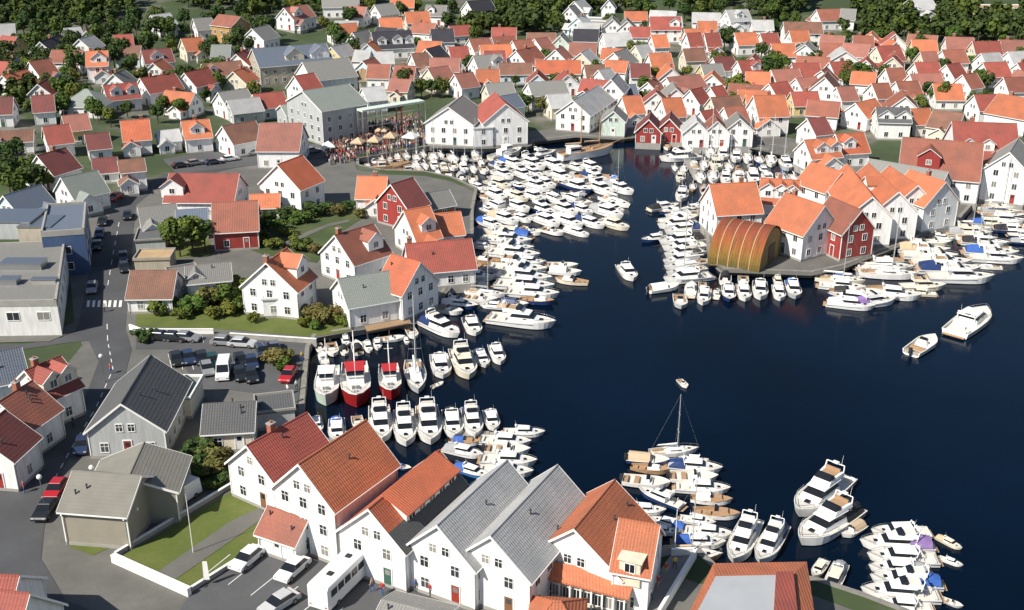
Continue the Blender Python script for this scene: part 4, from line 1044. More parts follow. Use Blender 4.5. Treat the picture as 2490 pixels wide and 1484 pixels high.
# market tents on the festival quay
TENT = None
def tent(px, py, w, cmat, label):
    p = pg(px, py); root = thing('market_tent', label, 'tent', p, rnd.uniform(-.4, .4), 'among the festival crowd', ('the steel stage frame', pg(955, 300)))
    r = MB(); h = w / 2; r.poly([(-h, -h, 2.3), (h, -h, 2.3), (0, 0, 3.5)]); r.poly([(h, -h, 2.3), (h, h, 2.3), (0, 0, 3.5)]); r.poly([(h, h, 2.3), (-h, h, 2.3), (0, 0, 3.5)]); r.poly([(-h, h, 2.3), (-h, -h, 2.3), (0, 0, 3.5)])
    for a, b in (((-h, -h), (h, -h)), ((h, -h), (h, h)), ((h, h), (-h, h)), ((-h, h), (-h, -h))): r.poly([(*a, 2.0), (*b, 2.0), (*b, 2.3), (*a, 2.3)])
    link('canopy', r.mesh('canopy', cmat), root)
    for sx in (-1, 1):
        for sy in (-1, 1): q = MB(); q.tube((sx * h * .96, sy * h * .96, 0), (sx * h * .96, sy * h * .96, 2.3), .05); link('pole', q.mesh('pole', METAL), root)
WHITEC = plain('white_canvas', (.78, .77, .74), .8, .06)
for px, py in ((800, 376), (1000, 352)): tent(px, py, rnd.choice((3, 3.6, 4.2)), WHITEC, 'white pyramid market tent')
for px, py in ((872, 366), (912, 362), (950, 352), (930, 336)): tent(px, py, 3.2, TANC, 'tan pyramid market tent')

# ------------------------------------------------------------------ infill of the dense town
def infill(poly, n, roofs, zn, mk, at, grp, seed, dmin=9.5):
    rg = random.Random(seed); zone(zn, mk, at, grp); made = 0
    xs = [p[0] for p in poly]; ys = [p[1] for p in poly]
    for _ in range(n * 14):
        if made >= n: break
        x, y = rg.uniform(min(xs), max(xs)), rg.uniform(min(ys), max(ys))
        if not inside((x, y), poly): continue
        p = pg(x, y)
        if any((Vector(t[0].location[:2]) - p.to_2d()).length < dmin for t in THINGS if t[0].name.split('.')[0] in ('house', 'boathouse', 'warehouse', 'school', 'hall', 'quay_hall', 'boat_shed', 'shed')): continue
        if inside(p, WPOLY): continue
        w = rg.uniform(6.5, 8); L = rg.uniform(7, 11); he = rg.uniform(3, 4.2); hr = he + w * .43; a = rg.choice((0, 0, 90, 20, -20, 70)) + rg.uniform(-8, 8)
        d = Vector((math.cos(R(a)), math.sin(R(a)), 0)) * L / 2
        g = Vector((0, 0, hr))
        house_w(p - d + g, p + d + g, w, he, hr, roof=rg.choice(roofs), wall=rg.choice(('white',) * 6 + ('cream', 'pale blue', 'yellow')), chim=rg.choice(((), (), (0.3,), (0.6,)))); made += 1
RED5 = ('orange', 'red', 'rust red', 'salmon', 'red', 'orange', 'orange', 'brown', 'grey', 'salmon')
WARM = ('orange', 'orange', 'red', 'rust red', 'salmon', 'orange', 'red')
infill([(1240, 110), (1420, 120), (1560, 160), (1740, 170), (1860, 180), (1880, 300), (1500, 290), (1300, 230), (1120, 225), (1060, 190)], 46, RED5, 'packed into the back town', 'the wooden ship', (1430, 360), 'packed back town houses', 5, 9.0)
infill([(1880, 110), (2490, 140), (2490, 260), (2300, 260), (2100, 320), (1900, 300)], 34, WARM, 'packed into the east town', 'the big red quay roofs', (2400, 310), 'packed east town houses', 6, 9.0)
infill([(0, 90), (440, 110), (620, 190), (620, 300), (60, 300), (0, 290)], 14, RED5 + ('pale grey', 'grey'), 'among the gardens of the west slope', 'the bright orange cottage', (327, 310), 'west slope houses', 7, 13)
infill([(820, 40), (1120, 90), (1240, 140), (1180, 230), (860, 220), (800, 120)], 16, RED5 + ('pale grey', 'grey', 'black'), 'between school and stage', 'the steel stage frame', (955, 300), 'houses between school and stage', 8, 10.5)
infill([(1380, 30), (1560, 60), (1760, 60), (1880, 90), (1700, 120), (1400, 110)], 12, ('pale grey', 'red', 'orange', 'grey'), 'on the upper edge of the back town', 'the narrow white tower house', (1479, 30), 'upper edge houses', 9, 10)

# ------------------------------------------------------------------ trees and shrubs
def leaf_mat(name, c):
    m, nt, b = nodes_of(name); f = noise(nt, 0.9, 3); oi = N(nt, 'ShaderNodeObjectInfo')
    cc = mix(nt, ramp(nt, f, (0.35, 0.0), (0.65, 1.0)), sc(c, .6), sc(c, 1.35))
    cc = mix(nt, oi.outputs['Random'], cc, sc((c[0] * 1.25, c[1] * .95, c[2]), .85))
    nt.links.new(cc, b.inputs['Base Color']); b.inputs['Roughness'].default_value = .7; b.inputs['Specular IOR Level'].default_value = .2
    MATS[name] = m; return m
LEAF = [leaf_mat('leaf_dark', (.040, .078, .018)), leaf_mat('leaf_mid', (.065, .115, .02)), leaf_mat('leaf_light', (.11, .15, .025)), leaf_mat('leaf_olive', (.12, .125, .035))]
BARK = plain('bark', (.09, .065, .045), .9, .3, 4)
def crown_data(mb, cx, cy, cz, rx, rz, n, s, rg, lobes=9):
    cs = []
    for _ in range(lobes):
        t, u = rg.uniform(0, 6.283), rg.uniform(-.55, .75); r = rg.uniform(.35, .75)
        cs.append((cx + rx * r * math.cos(t) * math.sqrt(1 - u * u * .6), cy + rx * r * math.sin(t) * math.sqrt(1 - u * u * .6), cz + rz * u * .75, rg.uniform(.32, .5)))
    for k in range(n):
        c = cs[k % lobes]; d = Vector((rg.gauss(0, 1), rg.gauss(0, 1), rg.gauss(0, 1))).normalized(); q = rg.uniform(.75, 1.08) * c[3]
        p = Vector((c[0] + d.x * q * rx, c[1] + d.y * q * rx, c[2] + d.z * q * rz))
        nn = (d + Vector((rg.uniform(-.7, .7), rg.uniform(-.7, .7), rg.uniform(-.2, .9)))).normalized(); u = nn.orthogonal().normalized() ; w = nn.cross(u)
        a = rg.uniform(0, 6.28); u, w = u * math.cos(a) + w * math.sin(a), w * math.cos(a) - u * math.sin(a); h = s * rg.uniform(.6, 1.3)
        mb.poly([p - u * h - w * h * .5, p + u * h * .3 - w * h * .8, p + u * h + w * h * .4, p - u * h * .2 + w * h * .8], 0)
CROWNS = []
for i in range(8):
    rg = random.Random(50 + i); mb = MB(); crown_data(mb, 0, 0, .62, .36, .40 if i % 2 else .34, 1000, .042, rg, 11); CROWNS.append([mb.mesh('crown', l) for l in LEAF])
SHR = []
for i in range(5):
    rg = random.Random(80 + i); mb = MB(); crown_data(mb, 0, 0, .42, .55, .46, 620, .07, rg, 8); SHR.append([mb.mesh('foliage', l) for l in LEAF])
tm = MB(); tm.tube((0, 0, -.05), (0, 0, .34), .028, .02, 7); tm.tube((0, 0, .30), (.13, .05, .62), .016, .006, 5); tm.tube((0, 0, .28), (-.12, .06, .6), .015, .006, 5); tm.tube((0, 0, .32), (.01, -.13, .64), .015, .006, 5); tm.tube((0, 0, .33), (.0, .02, .8), .016, .005, 5)
TRUNK = tm.mesh('trunk', BARK)
sm = MB(); sm.tube((0, 0, -.1), (0, 0, .3), .03, .015, 5); sm.tube((0, 0, 0), (.2, .1, .4), .02, .008, 4); sm.tube((0, 0, 0), (-.2, -.05, .4), .02, .008, 4); STEM = sm.mesh('stem', BARK)
TWORD = ['dark green', 'mid green', 'light green', 'olive']
def tree(px, py, h, tone, zn, mk=None):
    p = pg(px, py); k = rnd.randrange(8)
    size = 'tall ' if h > 9 else ('small ' if h < 5.5 else '')
    r = thing('tree', f'{size}{TWORD[tone]} leafy tree', 'tree', p, rnd.uniform(0, 6), zn, mk, None, None, (h, h, h * rnd.uniform(.85, 1.1)))
    link('trunk', TRUNK, r); link('crown', CROWNS[k][tone], r)
def shrub(px, py, h, tone, zn, mk=None):
    p = pg(px, py); r = thing('shrub', f'{TWORD[tone]} rounded shrub', 'shrub', p, rnd.uniform(0, 6), zn, mk, None, None, (h * rnd.uniform(.9, 1.5), h * rnd.uniform(.9, 1.5), h))
    link('stem', STEM, r); link('foliage', SHR[rnd.randrange(5)][tone], r)
def mark(t, x, y): return (t, pg(x, y))
mk = mark('the red timber house', 570, 560)
for x, y, h, t in ((438, 625, 9, 1), (470, 618, 8, 2), (500, 612, 7, 1), (420, 605, 6, 1)): tree(x, y, h, t, 'beside the red timber house', mk)
mk = mark('the dark blue block', 150, 520)
for x, y, h, t in ((25, 470, 8, 0), (60, 480, 9, 1), (95, 488, 8, 0), (40, 500, 8, 1), (110, 470, 6, 2), (15, 410, 8, 0), (45, 395, 7, 0), (75, 452, 7, 1)): tree(x, y, h, t, 'behind the dark blue block', mk)
mk = mark('the white porch wing', 690, 770)
for x, y, h, t in ((380, 770, 3.2, 2), (410, 755, 3.5, 1), (440, 778, 2.6, 2), (470, 760, 3.8, 1), (505, 745, 4.2, 3), (520, 775, 2.6, 2), (545, 735, 4.2, 1), (560, 765, 3, 2), (580, 715, 4, 2), (590, 755, 3.2, 1), (560, 700, 3, 2), (615, 785, 2.2, 2), (765, 775, 3.2, 3), (790, 790, 3.4, 3), (815, 778, 3, 3), (745, 795, 2.2, 2), (835, 792, 2.6, 2), (770, 800, 2, 1)): shrub(x, y, h, t, 'in the garden by the white porch wing', mk)
mk = mark('the gable house', 700, 480)
for x, y, h, t in ((650, 545, 3.5, 0), (680, 560, 3, 1), (700, 535, 3.5, 0), (730, 545, 3, 1), (760, 530, 3.6, 0), (790, 520, 3, 1), (820, 525, 3.2, 3), (850, 515, 3, 0), (640, 590, 3, 1), (670, 605, 2.6, 2), (735, 610, 3.2, 1), (760, 620, 2.8, 3), (720, 590, 2.2, 2), (880, 530, 2.6, 3), (640, 560, 3.6, 0), (695, 575, 2.4, 2)): shrub(x, y, h, t, 'on the grassy slope', mk)
mk = mark('the low cream shed', 540, 1060)
for x, y, h, t in ((490, 1110, 3.4, 0), (512, 1120, 3, 3), (470, 1140, 3.2, 0), (530, 1150, 2.8, 3), (455, 1165, 2.6, 1), (500, 1160, 2.4, 1), (545, 1120, 2.2, 3), (520, 1190, 1.6, 1), (545, 1175, 1.8, 0)): shrub(x, y, h, t, 'behind the low cream shed', mk)
mk = mark('the red car by the quay', 700, 915)
for x, y, h, t in ((672, 885, 3.0, 3), (700, 880, 2.6, 3), (690, 900, 2.4, 1), (655, 880, 2.2, 3), (335, 822, 2, 0), (355, 832, 1.8, 0), (372, 826, 2.2, 0)): shrub(x, y, h, t, 'at the car park edge', mk)
mk = mark('the broad white gables', 1160, 350)
for x, y, h, t in ((985, 222, 7, 0), (1025, 238, 6.5, 1), (1050, 240, 6, 0), (1075, 238, 6.5, 1), (1095, 228, 6, 3), (1285, 275, 6, 0), (1315, 282, 6.5, 3), (1345, 285, 6, 0), (1265, 262, 5, 1), (955, 215, 5, 1), (830, 128, 10, 0), (815, 110, 9, 1)): tree(x, y, h, t, 'behind the broad white gables', mk)
mk = mark('the big red quay roofs', 2400, 310)
for x, y, h, t in ((1868, 205, 9, 0), (1890, 200, 9, 1), (1905, 190, 8, 0), (1880, 180, 8, 1), (1785, 240, 8, 2), (1805, 245, 7, 1), (1830, 215, 6, 1), (2060, 205, 8, 1), (2085, 200, 8, 0), (2105, 205, 7, 1), (2045, 195, 6, 2), (2255, 250, 8, 0), (2280, 262, 8, 1), (2305, 258, 7, 1), (2330, 235, 6, 0), (2235, 145, 9, 0), (2215, 160, 7, 1), (2380, 215, 7, 1), (2400, 225, 6, 0), (2290, 190, 7, 0), (1540, 150, 8, 2), (1560, 148, 7, 1), (1760, 130, 9, 0), (1775, 120, 8, 0), (2240, 275, 6, 2), (1850, 150, 7, 0)): tree(x, y, h, t, 'in the gardens of the town', mk)
mk = mark('the bright orange cottage', 327, 310)
for x, y, h, t in ((20, 195, 9, 0), (50, 210, 9, 0), (30, 225, 8, 1), (180, 175, 9, 1), (190, 195, 9, 0), (165, 160, 8, 1), (170, 245, 8, 0), (150, 250, 8, 1), (240, 300, 6, 1), (270, 310, 6, 2), (500, 205, 5, 2), (530, 205, 5, 2), (560, 200, 5, 2), (590, 195, 5, 1), (385, 300, 6, 0), (400, 285, 6, 1), (560, 262, 5, 0), (610, 285, 5, 0), (280, 170, 8, 0), (300, 160, 9, 0), (60, 90, 9, 0), (240, 130, 9, 1), (330, 75, 9, 0), (150, 130, 8, 0), (450, 70, 8, 0), (520, 130, 6, 1), (80, 280, 6, 1), (0, 280, 7, 0), (310, 100, 8, 0), (380, 85, 8, 1), (560, 130, 7, 1), (230, 75, 9, 1), (120, 175, 8, 0), (60, 130, 8, 1), (420, 140, 6, 2), (600, 90, 9, 1), (590, 65, 9, 0), (660, 110, 6, 0)): tree(x, y, h, t, 'on the west slope', mk)
def scatter(poly, n, hs, tones, zn, mk, seed, dmin=5.5):
    """garden and hillside trees between the houses"""
    rg = random.Random(seed); xs = [q[0] for q in poly]; ys = [q[1] for q in poly]; made = 0
    blk = [(Vector(t[0].location[:2]), t[0]['category'] in ('tree', 'shrub')) for t in THINGS]
    for _ in range(n * 25):
        if made >= n: break
        x, y = rg.uniform(min(xs), max(xs)), rg.uniform(min(ys), max(ys))
        if not inside((x, y), poly): continue
        q = pg(x, y).to_2d()
        if any((a - q).length < (3.2 if veg else dmin) for a, veg in blk) or inside(q, WPOLY): continue
        blk.append((q, True)); made += 1; tree(x, y, rg.uniform(*hs), rg.choice(tones), zn, mk)
mk = mark('the ochre timber block', 560, 60)
scatter([(0, 70), (600, 60), (660, 110), (560, 170), (300, 180), (0, 200)], 46, (6, 10), (0, 0, 1), 'on the upper west slope', mk, 301, 6.0)
mk = mark('the bright orange cottage', 327, 310)
scatter([(0, 190), (400, 180), (640, 190), (620, 290), (0, 300)], 34, (4.5, 8), (0, 1, 1, 2), 'in the west slope gardens', mk, 302, 6.0)
mk = mark('the grey school', 700, 140)
scatter([(660, 20), (1240, 30), (1260, 100), (1000, 140), (850, 150), (800, 90)], 28, (5, 9), (0, 0, 1, 2), 'above the grey school', mk, 303, 6.0)
mk = mark('the white tower house', 1479, 30)
scatter([(1380, 20), (1900, 40), (2000, 100), (1750, 110), (1400, 100)], 22, (5, 9), (0, 0, 1), 'along the upper town edge', mk, 304, 6.0)
mk = mark('the wooden ship', 1430, 360)
scatter([(1050, 150), (1850, 150), (1850, 290), (1500, 280), (1060, 240)], 30, (3.5, 6.5), (0, 1, 2, 3), 'in the back town gardens', mk, 305, 5.5)
mk = mark('the big red quay roofs', 2400, 310)
scatter([(1880, 90), (2490, 120), (2490, 280), (1900, 290)], 30, (4, 7.5), (0, 1, 1), 'in the east town gardens', mk, 306, 5.5)
def wood():
    """the far-off woods above the town and beyond: one mass"""
    rg = random.Random(3); mb = MB(); tr = MB(); placed = []
    polys = [[(0, -30), (360, -30), (330, 20), (300, 60), (60, 80), (0, 75)], [(415, -30), (690, -30), (640, 50), (590, 20), (520, 25), (420, 25)], [(745, 20), (800, -30), (960, -30), (900, 20), (860, 45), (780, 50)],
             [(1190, 30), (1240, -30), (1375, -30), (1385, 30), (1370, 80), (1250, 88), (1120, 95), (1130, 80)], [(1395, -30), (1560, -30), (1560, 30), (1400, 35)], [(1640, -30), (1980, -30), (1960, 30), (1840, 60), (1830, 15), (1750, 20), (1700, 60), (1660, 30)],
             [(2060, 60), (2090, -20), (2200, -20), (2200, 20), (2270, 20), (2280, -20), (2365, -20), (2370, 45), (2490, 50), (2520, 115), (2260, 105), (2120, 105), (2010, 85)]]
    polys += [[(600, 20), (680, 20), (640, 60), (590, 60)], [(0, 190), (70, 190), (180, 205), (170, 260), (0, 280)]]
    for poly in polys:
        W = [pg(x, max(y, -30)) for x, y in poly]; xs = [p.x for p in W]; ys = [p.y for p in W]
        step = 5.4
        x = min(xs)
        while x < max(xs):
            y = min(ys)
            while y < max(ys):
                q = (x + rg.uniform(-2.5, 2.5), y + rg.uniform(-2.5, 2.5)); y += step
                if inside(q, W) and not any((Vector(t[0].location[:2]) - Vector(q)).length < 8.0 for t in THINGS if t[0]['category'] not in ('tree', 'shrub')): placed.append(q)
            x += step
    for gx in range(-420, 430, 13):
        for gy in range(655, 900, 13): placed.append((gx + rg.uniform(-5, 5), gy + rg.uniform(-5, 5)))
    for (x, y) in placed:
        h = rg.uniform(5.5, 10.5); z = terr(x, y); n = 170 if y < 650 else 60
        crown_data(mb, x, y, z + h * .52, h * .38, h * .44, n, h * .085, rg, 6)
        tr.tube((x, y, z - .3), (x, y, z + h * .5), .18, .1, 4, 0, False)
    ar = MB(); ar.v = mb.v + tr.v; o = len(mb.v); ar.f = mb.f + [tuple(i + o for i in f) for f in tr.f]
    ar.m = [0 if (i // 340) % 3 else 1 for i in range(len(mb.f))] + [2] * len(tr.f)
    w = link('woodland', ar.mesh('woodland', [LEAF[0], LEAF[1], BARK]), kind='stuff'); w['label'] = 'dark leafy woodland on the hill above the town'; w['category'] = 'woodland'
wood()
# ------------------------------------------------------------------ boats
def hull_mb(L, B, sheer0=.95, sheer1=1.45, cockpit=.36, bowpow=2.2, wide=.6, keel=-.45, transom=.9, cock_d=.45):
    """lofted hull, stern at -x, bow at +x, waterline at z = 0; slots: topsides, bottom, deck"""
    ts = [0, .1, .22, cockpit, cockpit + .004, .5, wide, .7, .78, .86, .92, .965, 1.0]; mb = MB(); rings = []
    for t in ts:
        b = B / 2 * (transom + (1 - transom) * math.sin(min(1, t / .45) * math.pi / 2)) if t <= wide else B / 2 * max(.012, (1 - ((t - wide) / (1 - wide)) ** bowpow))
        z = sheer0 + (sheer1 - sheer0) * t * t; zd = z - (cock_d if t <= cockpit else .06); bi = max(.006, b - .11); rake = .12 * L * max(0, (t - .8) / .2)
        x = -L / 2 + L * t; kz = keel + (.25 - keel) * max(0, (t - .75) / .25) ** 2
        xb = x - rake * .55
        rings.append([(x, b, z), (xb, b * .9, .12), (xb, 0, kz), (xb, -b * .9, .12), (x, -b, z), (x, -bi, z + .01), (x, -bi, zd), (x, bi, zd), (x, bi, z + .01)])
    i = 0; n = 9; em = [0, 1, 1, 0, 2, 2, 2, 2, 2]
    for r in rings: mb.v += r
    for a in range(len(rings) - 1):
        for k in range(n): l = (k + 1) % n; mb.f.append((a * n + l, a * n + k, (a + 1) * n + k, (a + 1) * n + l)); mb.m.append(em[k])
    mb.f.append((0, 1, 2, 3, 4)); mb.m.append(0); mb.f.append((8, 7, 6, 5)); mb.m.append(0); mb.f.append((0, 4, 5, 8)); mb.m.append(2)
    e = (len(rings) - 1) * n; mb.f.append((e + 4, e + 3, e + 2, e + 1, e)); mb.m.append(0)
    return mb
def frust(mb, x0, x1, hw, z0, z1, rf, rb, side, mat=0):
    """cabin block: rf / rb = rake of front and back (metres pulled in at the top), side = inset of the sides"""
    mb.hexa([(x0, -hw, z0), (x1, -hw * .86, z0), (x1, hw * .86, z0), (x0, hw, z0), (x0 + rb, -hw + side, z1), (x1 - rf, -hw * .86 + side, z1), (x1 - rf, hw * .86 - side, z1), (x0 + rb, hw - side, z1)], mat)
BOATS = {}
CANV = {'blue': BLUE, 'navy': NAVY, 'black': BLK, 'green': GREENC, 'violet': PURP, 'grey': GRYC, 'tan': TANC, 'white': WHITEC, 'red': RED}
HULLC = {'white': GEL, 'cream': GELC, 'red': RED, 'navy': NAVY, 'wooden': TEAK, 'dark red': plain('dark_red_hull', (.26, .014, .016), .35, .12, coat=.3), 'grey': plain('grey_gelcoat', (.42, .45, .46), .3, .06), 'blue': plain('blue_gelcoat', (.05, .16, .40), .3, .1, coat=.3), 'green': plain('pale_green_hull', (.45, .55, .48), .3, .08)}
def rail(mb, L, B, x0, h, z):
    pts = []
    for t in (x0, .72, .84, .93, .985): b = B / 2 * max(.03, 1 - (max(0, t - .6) / .4) ** 2.2) - .1; pts.append((-L / 2 + L * t, b, z + .02 + .45 * t * t + h))
    full = pts + [(p[0], -p[1], p[2]) for p in pts[::-1]]; mb.path(full, .028, 4)
    for p in full[::2]: mb.tube((p[0], p[1], p[2] - h), p, .022, .022, 4)
def proto(kind, hull, canopy):
    key = (kind, hull, canopy)
    if key in BOATS: return BOATS[key]
    H = HULLC[hull]; P = []          # (name, mesh, parent index)
    CAB = GEL if hull != 'cream' else GELC
    def add(name, mb, mats, par=None, smooth=False): P.append((name, mb.mesh(name, mats, smooth), par)); return len(P) - 1
    if kind in ('cruiser', 'flybridge', 'yacht'):
        L, B = 10.0, 3.3
        hi = add('hull', hull_mb(L, B, .95, 1.5, .34), [H, BOOT, DECKM])
        s = MB(); s.path([(-L/2, B * .455, .72), (0, B * .497, .82), (2.0, B * .485, .95)], .035, 4); s.path([(-L/2, -B * .455, .72), (0, -B * .497, .82), (2.0, -B * .485, .95)], .035, 4); add('rub_rail', s, [NAVY if hull == 'white' else RUB], hi)
        c = MB(); frust(c, -1.6, 3.3, 1.25, 1.0, 1.75, 1.7, .1, .12); ci = add('cabin', c, CAB)
        w = MB(); frust(w, -1.45, 1.9, 1.16, 1.73, 2.32, 1.0, .25, .2); add('windscreen', w, BGLASS, ci)
        for sy in (-1, 1):
            q = MB(); y = sy * 1.115; q.hexa([(-1.0, y - .02, 1.28), (1.2, y - .06 * sy - .02, 1.28), (1.2, y - .06 * sy + .02, 1.28), (-1.0, y + .02, 1.28), (-1.0, y - .02 - .04 * sy, 1.58), (.9, y - .1 * sy - .02, 1.58), (.9, y - .1 * sy + .02, 1.58), (-1.0, y + .02 - .04 * sy, 1.58)]); add('side_window', q, BGLASS, ci)
        r = MB(); frust(r, -1.9, 1.35, 1.12, 2.32, 2.46, .35, .1, .12); ri = add('cabin_roof', r, CAB, None)
        h = MB(); h.box(2.55, 3.1, -.28, .28, 1.36, 1.47, 0, .9); add('hatch', h, BGLASS)
        if kind != 'cruiser':
            f = MB(); frust(f, -2.6, .4, 1.1, 2.47, 2.95, .5, .1, .08); add('flybridge', f, CAB)
            g = MB(); frust(g, -.6, .15, .95, 2.95, 3.35, .45, -.1, .12); add('flybridge_screen', g, BGLASS)
            t = MB(); t.box(-2.1, -.8, -.7, .7, 2.96, 3.02, 0); t.box(-2.3, -2.1, -.75, .75, 2.96, 3.35, 0); add('seat', t, DECKM if kind == 'flybridge' else TEAK)
        a = MB(); z0, z1 = (2.45, 2.85) if kind == 'cruiser' else (2.9, 3.65); xa = -1.7 if kind == 'cruiser' else -2.4
        a.path([(xa, 1.0, z0 - .9), (xa - .3, .92, z1), (xa - .3, -.92, z1), (xa, -1.0, z0 - .9)], .07, 5); a.box(xa - .5, xa - .1, -.3, .3, z1 + .02, z1 + .18); a.tube((xa - .3, .6, z1), (xa - .5, .6, z1 + 1.2), .018, .01, 4); add('radar_arch', a, GEL)
        k = MB(); k.box(-4.6, -4.2, -1.1, 1.1, .55, .95); k.box(-4.2, -3.2, -1.2, -.8, .55, .85); k.box(-3.0, -2.4, -.4, .4, .55, .9); add('cockpit_seat', k, DECKM if canopy == 'none' else TEAK)
        p = MB(); p.box(-5.55, -5.0, -1.25, 1.25, .28, .36); add('swim_platform', p, TEAK)
        l = MB(); rail(l, L, B, .55, .5, .95); add('rail', l, METAL)
        if canopy != 'none':
            n = MB(); rg = []
            for x, zz in ((-4.6, 2.0), (-3.6, 2.35), (-2.4, 2.5), (-1.6, 2.48)):
                rg.append([(x, yy * 1.3, .95 + (zz - .95) * (1 - abs(yy) ** 3.0)) for yy in (-1, -.92, -.6, 0, .6, .92, 1)])
            n.loft(rg, 0, False, False); n.poly([rg[0][i] for i in range(7)]); add('canopy', n, CANV[canopy])
    elif kind == 'sail':
        L, B = 10.0, 3.0
        hi = add('hull', hull_mb(L, B, .95, 1.25, .30, 1.8, .5, -.6, .7), [H, BOOT, DECKM])
        c = MB(); frust(c, -1.6, 2.4, .95, 1.0, 1.42, .6, .1, .15); ci = add('cabin', c, GEL)
        for sy in (-1, 1): q = MB(); q.box(-1.0, 1.2, sy * .86 - .03, sy * .86 + .03, 1.16, 1.32); add('side_window', q, BGLASS, ci)
        m = MB(); m.tube((.6, 0, 1.0), (.6, 0, 13.2), .085, .055, 7); m.path([(.6, -.85, 5.2), (.6, .85, 5.2)], .03, 4); m.path([(.6, -.65, 9), (.6, .65, 9)], .03, 4); mi = add('mast', m, ALU)
        y = MB()
        for e in ((4.9, 0, 1.25), (-4.9, 0, 1.0)): y.tube(e, (.6, 0, 13.1), .014, .014, 3)
        for sy in (-1, 1): y.path([(.5, sy * 1.35, 1.05), (.6, sy * .85, 5.2), (.6, sy * .65, 9), (.6, 0, 13.0)], .014, 3)
        add('rigging', y, METAL, mi)
        b = MB(); b.tube((.55, 0, 2.1), (-3.6, 0, 2.15), .06, .05, 6); bi = add('boom', b, ALU)
        v = MB(); v.tube((.45, 0, 2.35), (-3.4, 0, 2.28), .2, .12, 7); add('sail_cover', v, CANV[canopy] if canopy != 'none' else WHITEC, bi)
        h = MB(); h.box(2.7, 3.2, -.25, .25, 1.12, 1.2); add('hatch', h, BGLASS)
        k = MB(); k.box(-4.3, -1.9, -1.05, -.6, .55, .85); k.box(-4.3, -1.9, .6, 1.05, .55, .85); k.tube((-3.9, 0, .55), (-3.9, 0, 1.35), .05); add('cockpit_seat', k, TEAK)
        l = MB(); rail(l, L, B * .9, .5, .5, .9); add('rail', l, METAL)
    elif kind == 'open':
        L, B = 5.0, 2.0
        hi = add('hull', hull_mb(L, B, .55, .85, .62, 2.0, .62, -.25, .9, .35), [H, BOOT, DECKM])
        k = MB(); k.box(-.2, .35, -.45, .45, .25, .95, 0, .8); ci = add('console', k, GEL); g = MB(); frust(g, -.05, .35, .42, .95, 1.2, .2, 0, .04); add('windscreen', g, BGLASS, ci)
        t = MB(); t.box(-1.3, -.8, -.75, .75, .3, .52); add('thwart', t, TEAK); t2 = MB(); t2.box(-2.3, -1.95, -.8, .8, .3, .5); add('thwart', t2, TEAK)
        o = MB(); o.box(-2.85, -2.5, -.16, .16, .4, .95, 0, .8); o.box(-2.75, -2.6, -.07, .07, -.35, .4); add('outboard', o, BLK)
        if canopy != 'none': n = MB(); n.loft([[(x, yy * .85, .55 + .75 * (1 - abs(yy) ** 2.5)) for yy in (-1, -.8, -.4, 0, .4, .8, 1)] for x in (-2.3, -1.2, .2)], 0, False, False); add('canopy', n, CANV[canopy])
    elif kind == 'snekke':
        L, B = 7.0, 2.5
        hi = add('hull', hull_mb(L, B, .75, 1.15, .44, 1.9, .5, -.4, .55, .45), [H, BOOT, TEAK])
        s = MB(); s.path([(-L/2, B * .27, .77), (-1, B * .49, .84), (1, B * .47, .95), (2.6, B * .24, 1.08), (3.4, 0, 1.17)], .05, 4); s.path([(-L/2, -B * .27, .77), (-1, -B * .49, .84), (1, -B * .47, .95), (2.6, -B * .24, 1.08), (3.4, 0, 1.17)], .05, 4); add('gunwale', s, TEAK, hi)
        c = MB(); frust(c, -.4, 2.0, .8, .85, 1.35, .35, .05, .1); ci = add('cabin', c, GEL if hull != 'white' else TEAK); g = MB(); frust(g, -.35, .35, .72, 1.35, 1.75, .3, .05, .08); add('windscreen', g, BGLASS, ci)
        k = MB(); k.box(-1.6, -.8, -.4, .4, .3, .75); add('engine_box', k, TEAK); t = MB(); t.box(-2.7, -2.2, -.6, .6, .3, .6); add('thwart', t, TEAK)
        if canopy != 'none': n = MB(); n.loft([[(x, yy * .95, .8 + zz * (1 - abs(yy) ** 2.5)) for yy in (-1, -.8, -.4, 0, .4, .8, 1)] for x, zz in ((-2.6, .8), (-1.4, 1.05), (-.2, 1.05))], 0, False, False); add('canopy', n, CANV[canopy])
    elif kind == 'cutter':
        L, B = 14.0, 4.6
        hi = add('hull', hull_mb(L, B, 1.5, 2.7, .30, 2.3, .6, -.8, .82, .7), [H, BOOT, DECKM if hull != 'wooden' else TEAK])
        s = MB(); s.path([(-L/2, B * .42, 1.52), (0, B * .5, 1.85), (3.5, B * .46, 2.2), (6.0, B * .22, 2.55), (6.9, 0, 2.72)], .07, 4); s.path([(-L/2, -B * .42, 1.52), (0, -B * .5, 1.85), (3.5, -B * .46, 2.2), (6.0, -B * .22, 2.55), (6.9, 0, 2.72)], .07, 4); add('gunwale', s, GEL, hi)
        c = MB(); frust(c, -3.2, 2.2, 1.55, 1.5, 3.2, .5, .1, .1); ci = add('wheelhouse', c, GEL)
        w = MB(); frust(w, -.9, 2.05, 1.5, 3.2, 4.3, .35, .15, .12); add('bridge', w, GEL); g = MB(); frust(g, -.7, 2.1, 1.47, 3.55, 4.1, .32, .1, .06); add('windscreen', g, BGLASS)
        r = MB(); frust(r, -1.1, 2.1, 1.6, 4.3, 4.45, .1, .1, .05); add('cabin_roof', r, GEL if canopy == 'none' else CANV[canopy])
        m = MB(); m.tube((-1.4, 0, 4.3), (-1.4, 0, 9.4), .12, .06, 6); m.path([(-1.4, -.9, 7.4), (-1.4, .9, 7.4)], .05, 4); m.tube((-1.4, 0, 5.0), (-5.4, 0, 6.4), .08, .05, 5); m.tube((-1.4, 0, 9.3), (6.6, 0, 2.8), .02, .02, 3); add('mast', m, GEL)
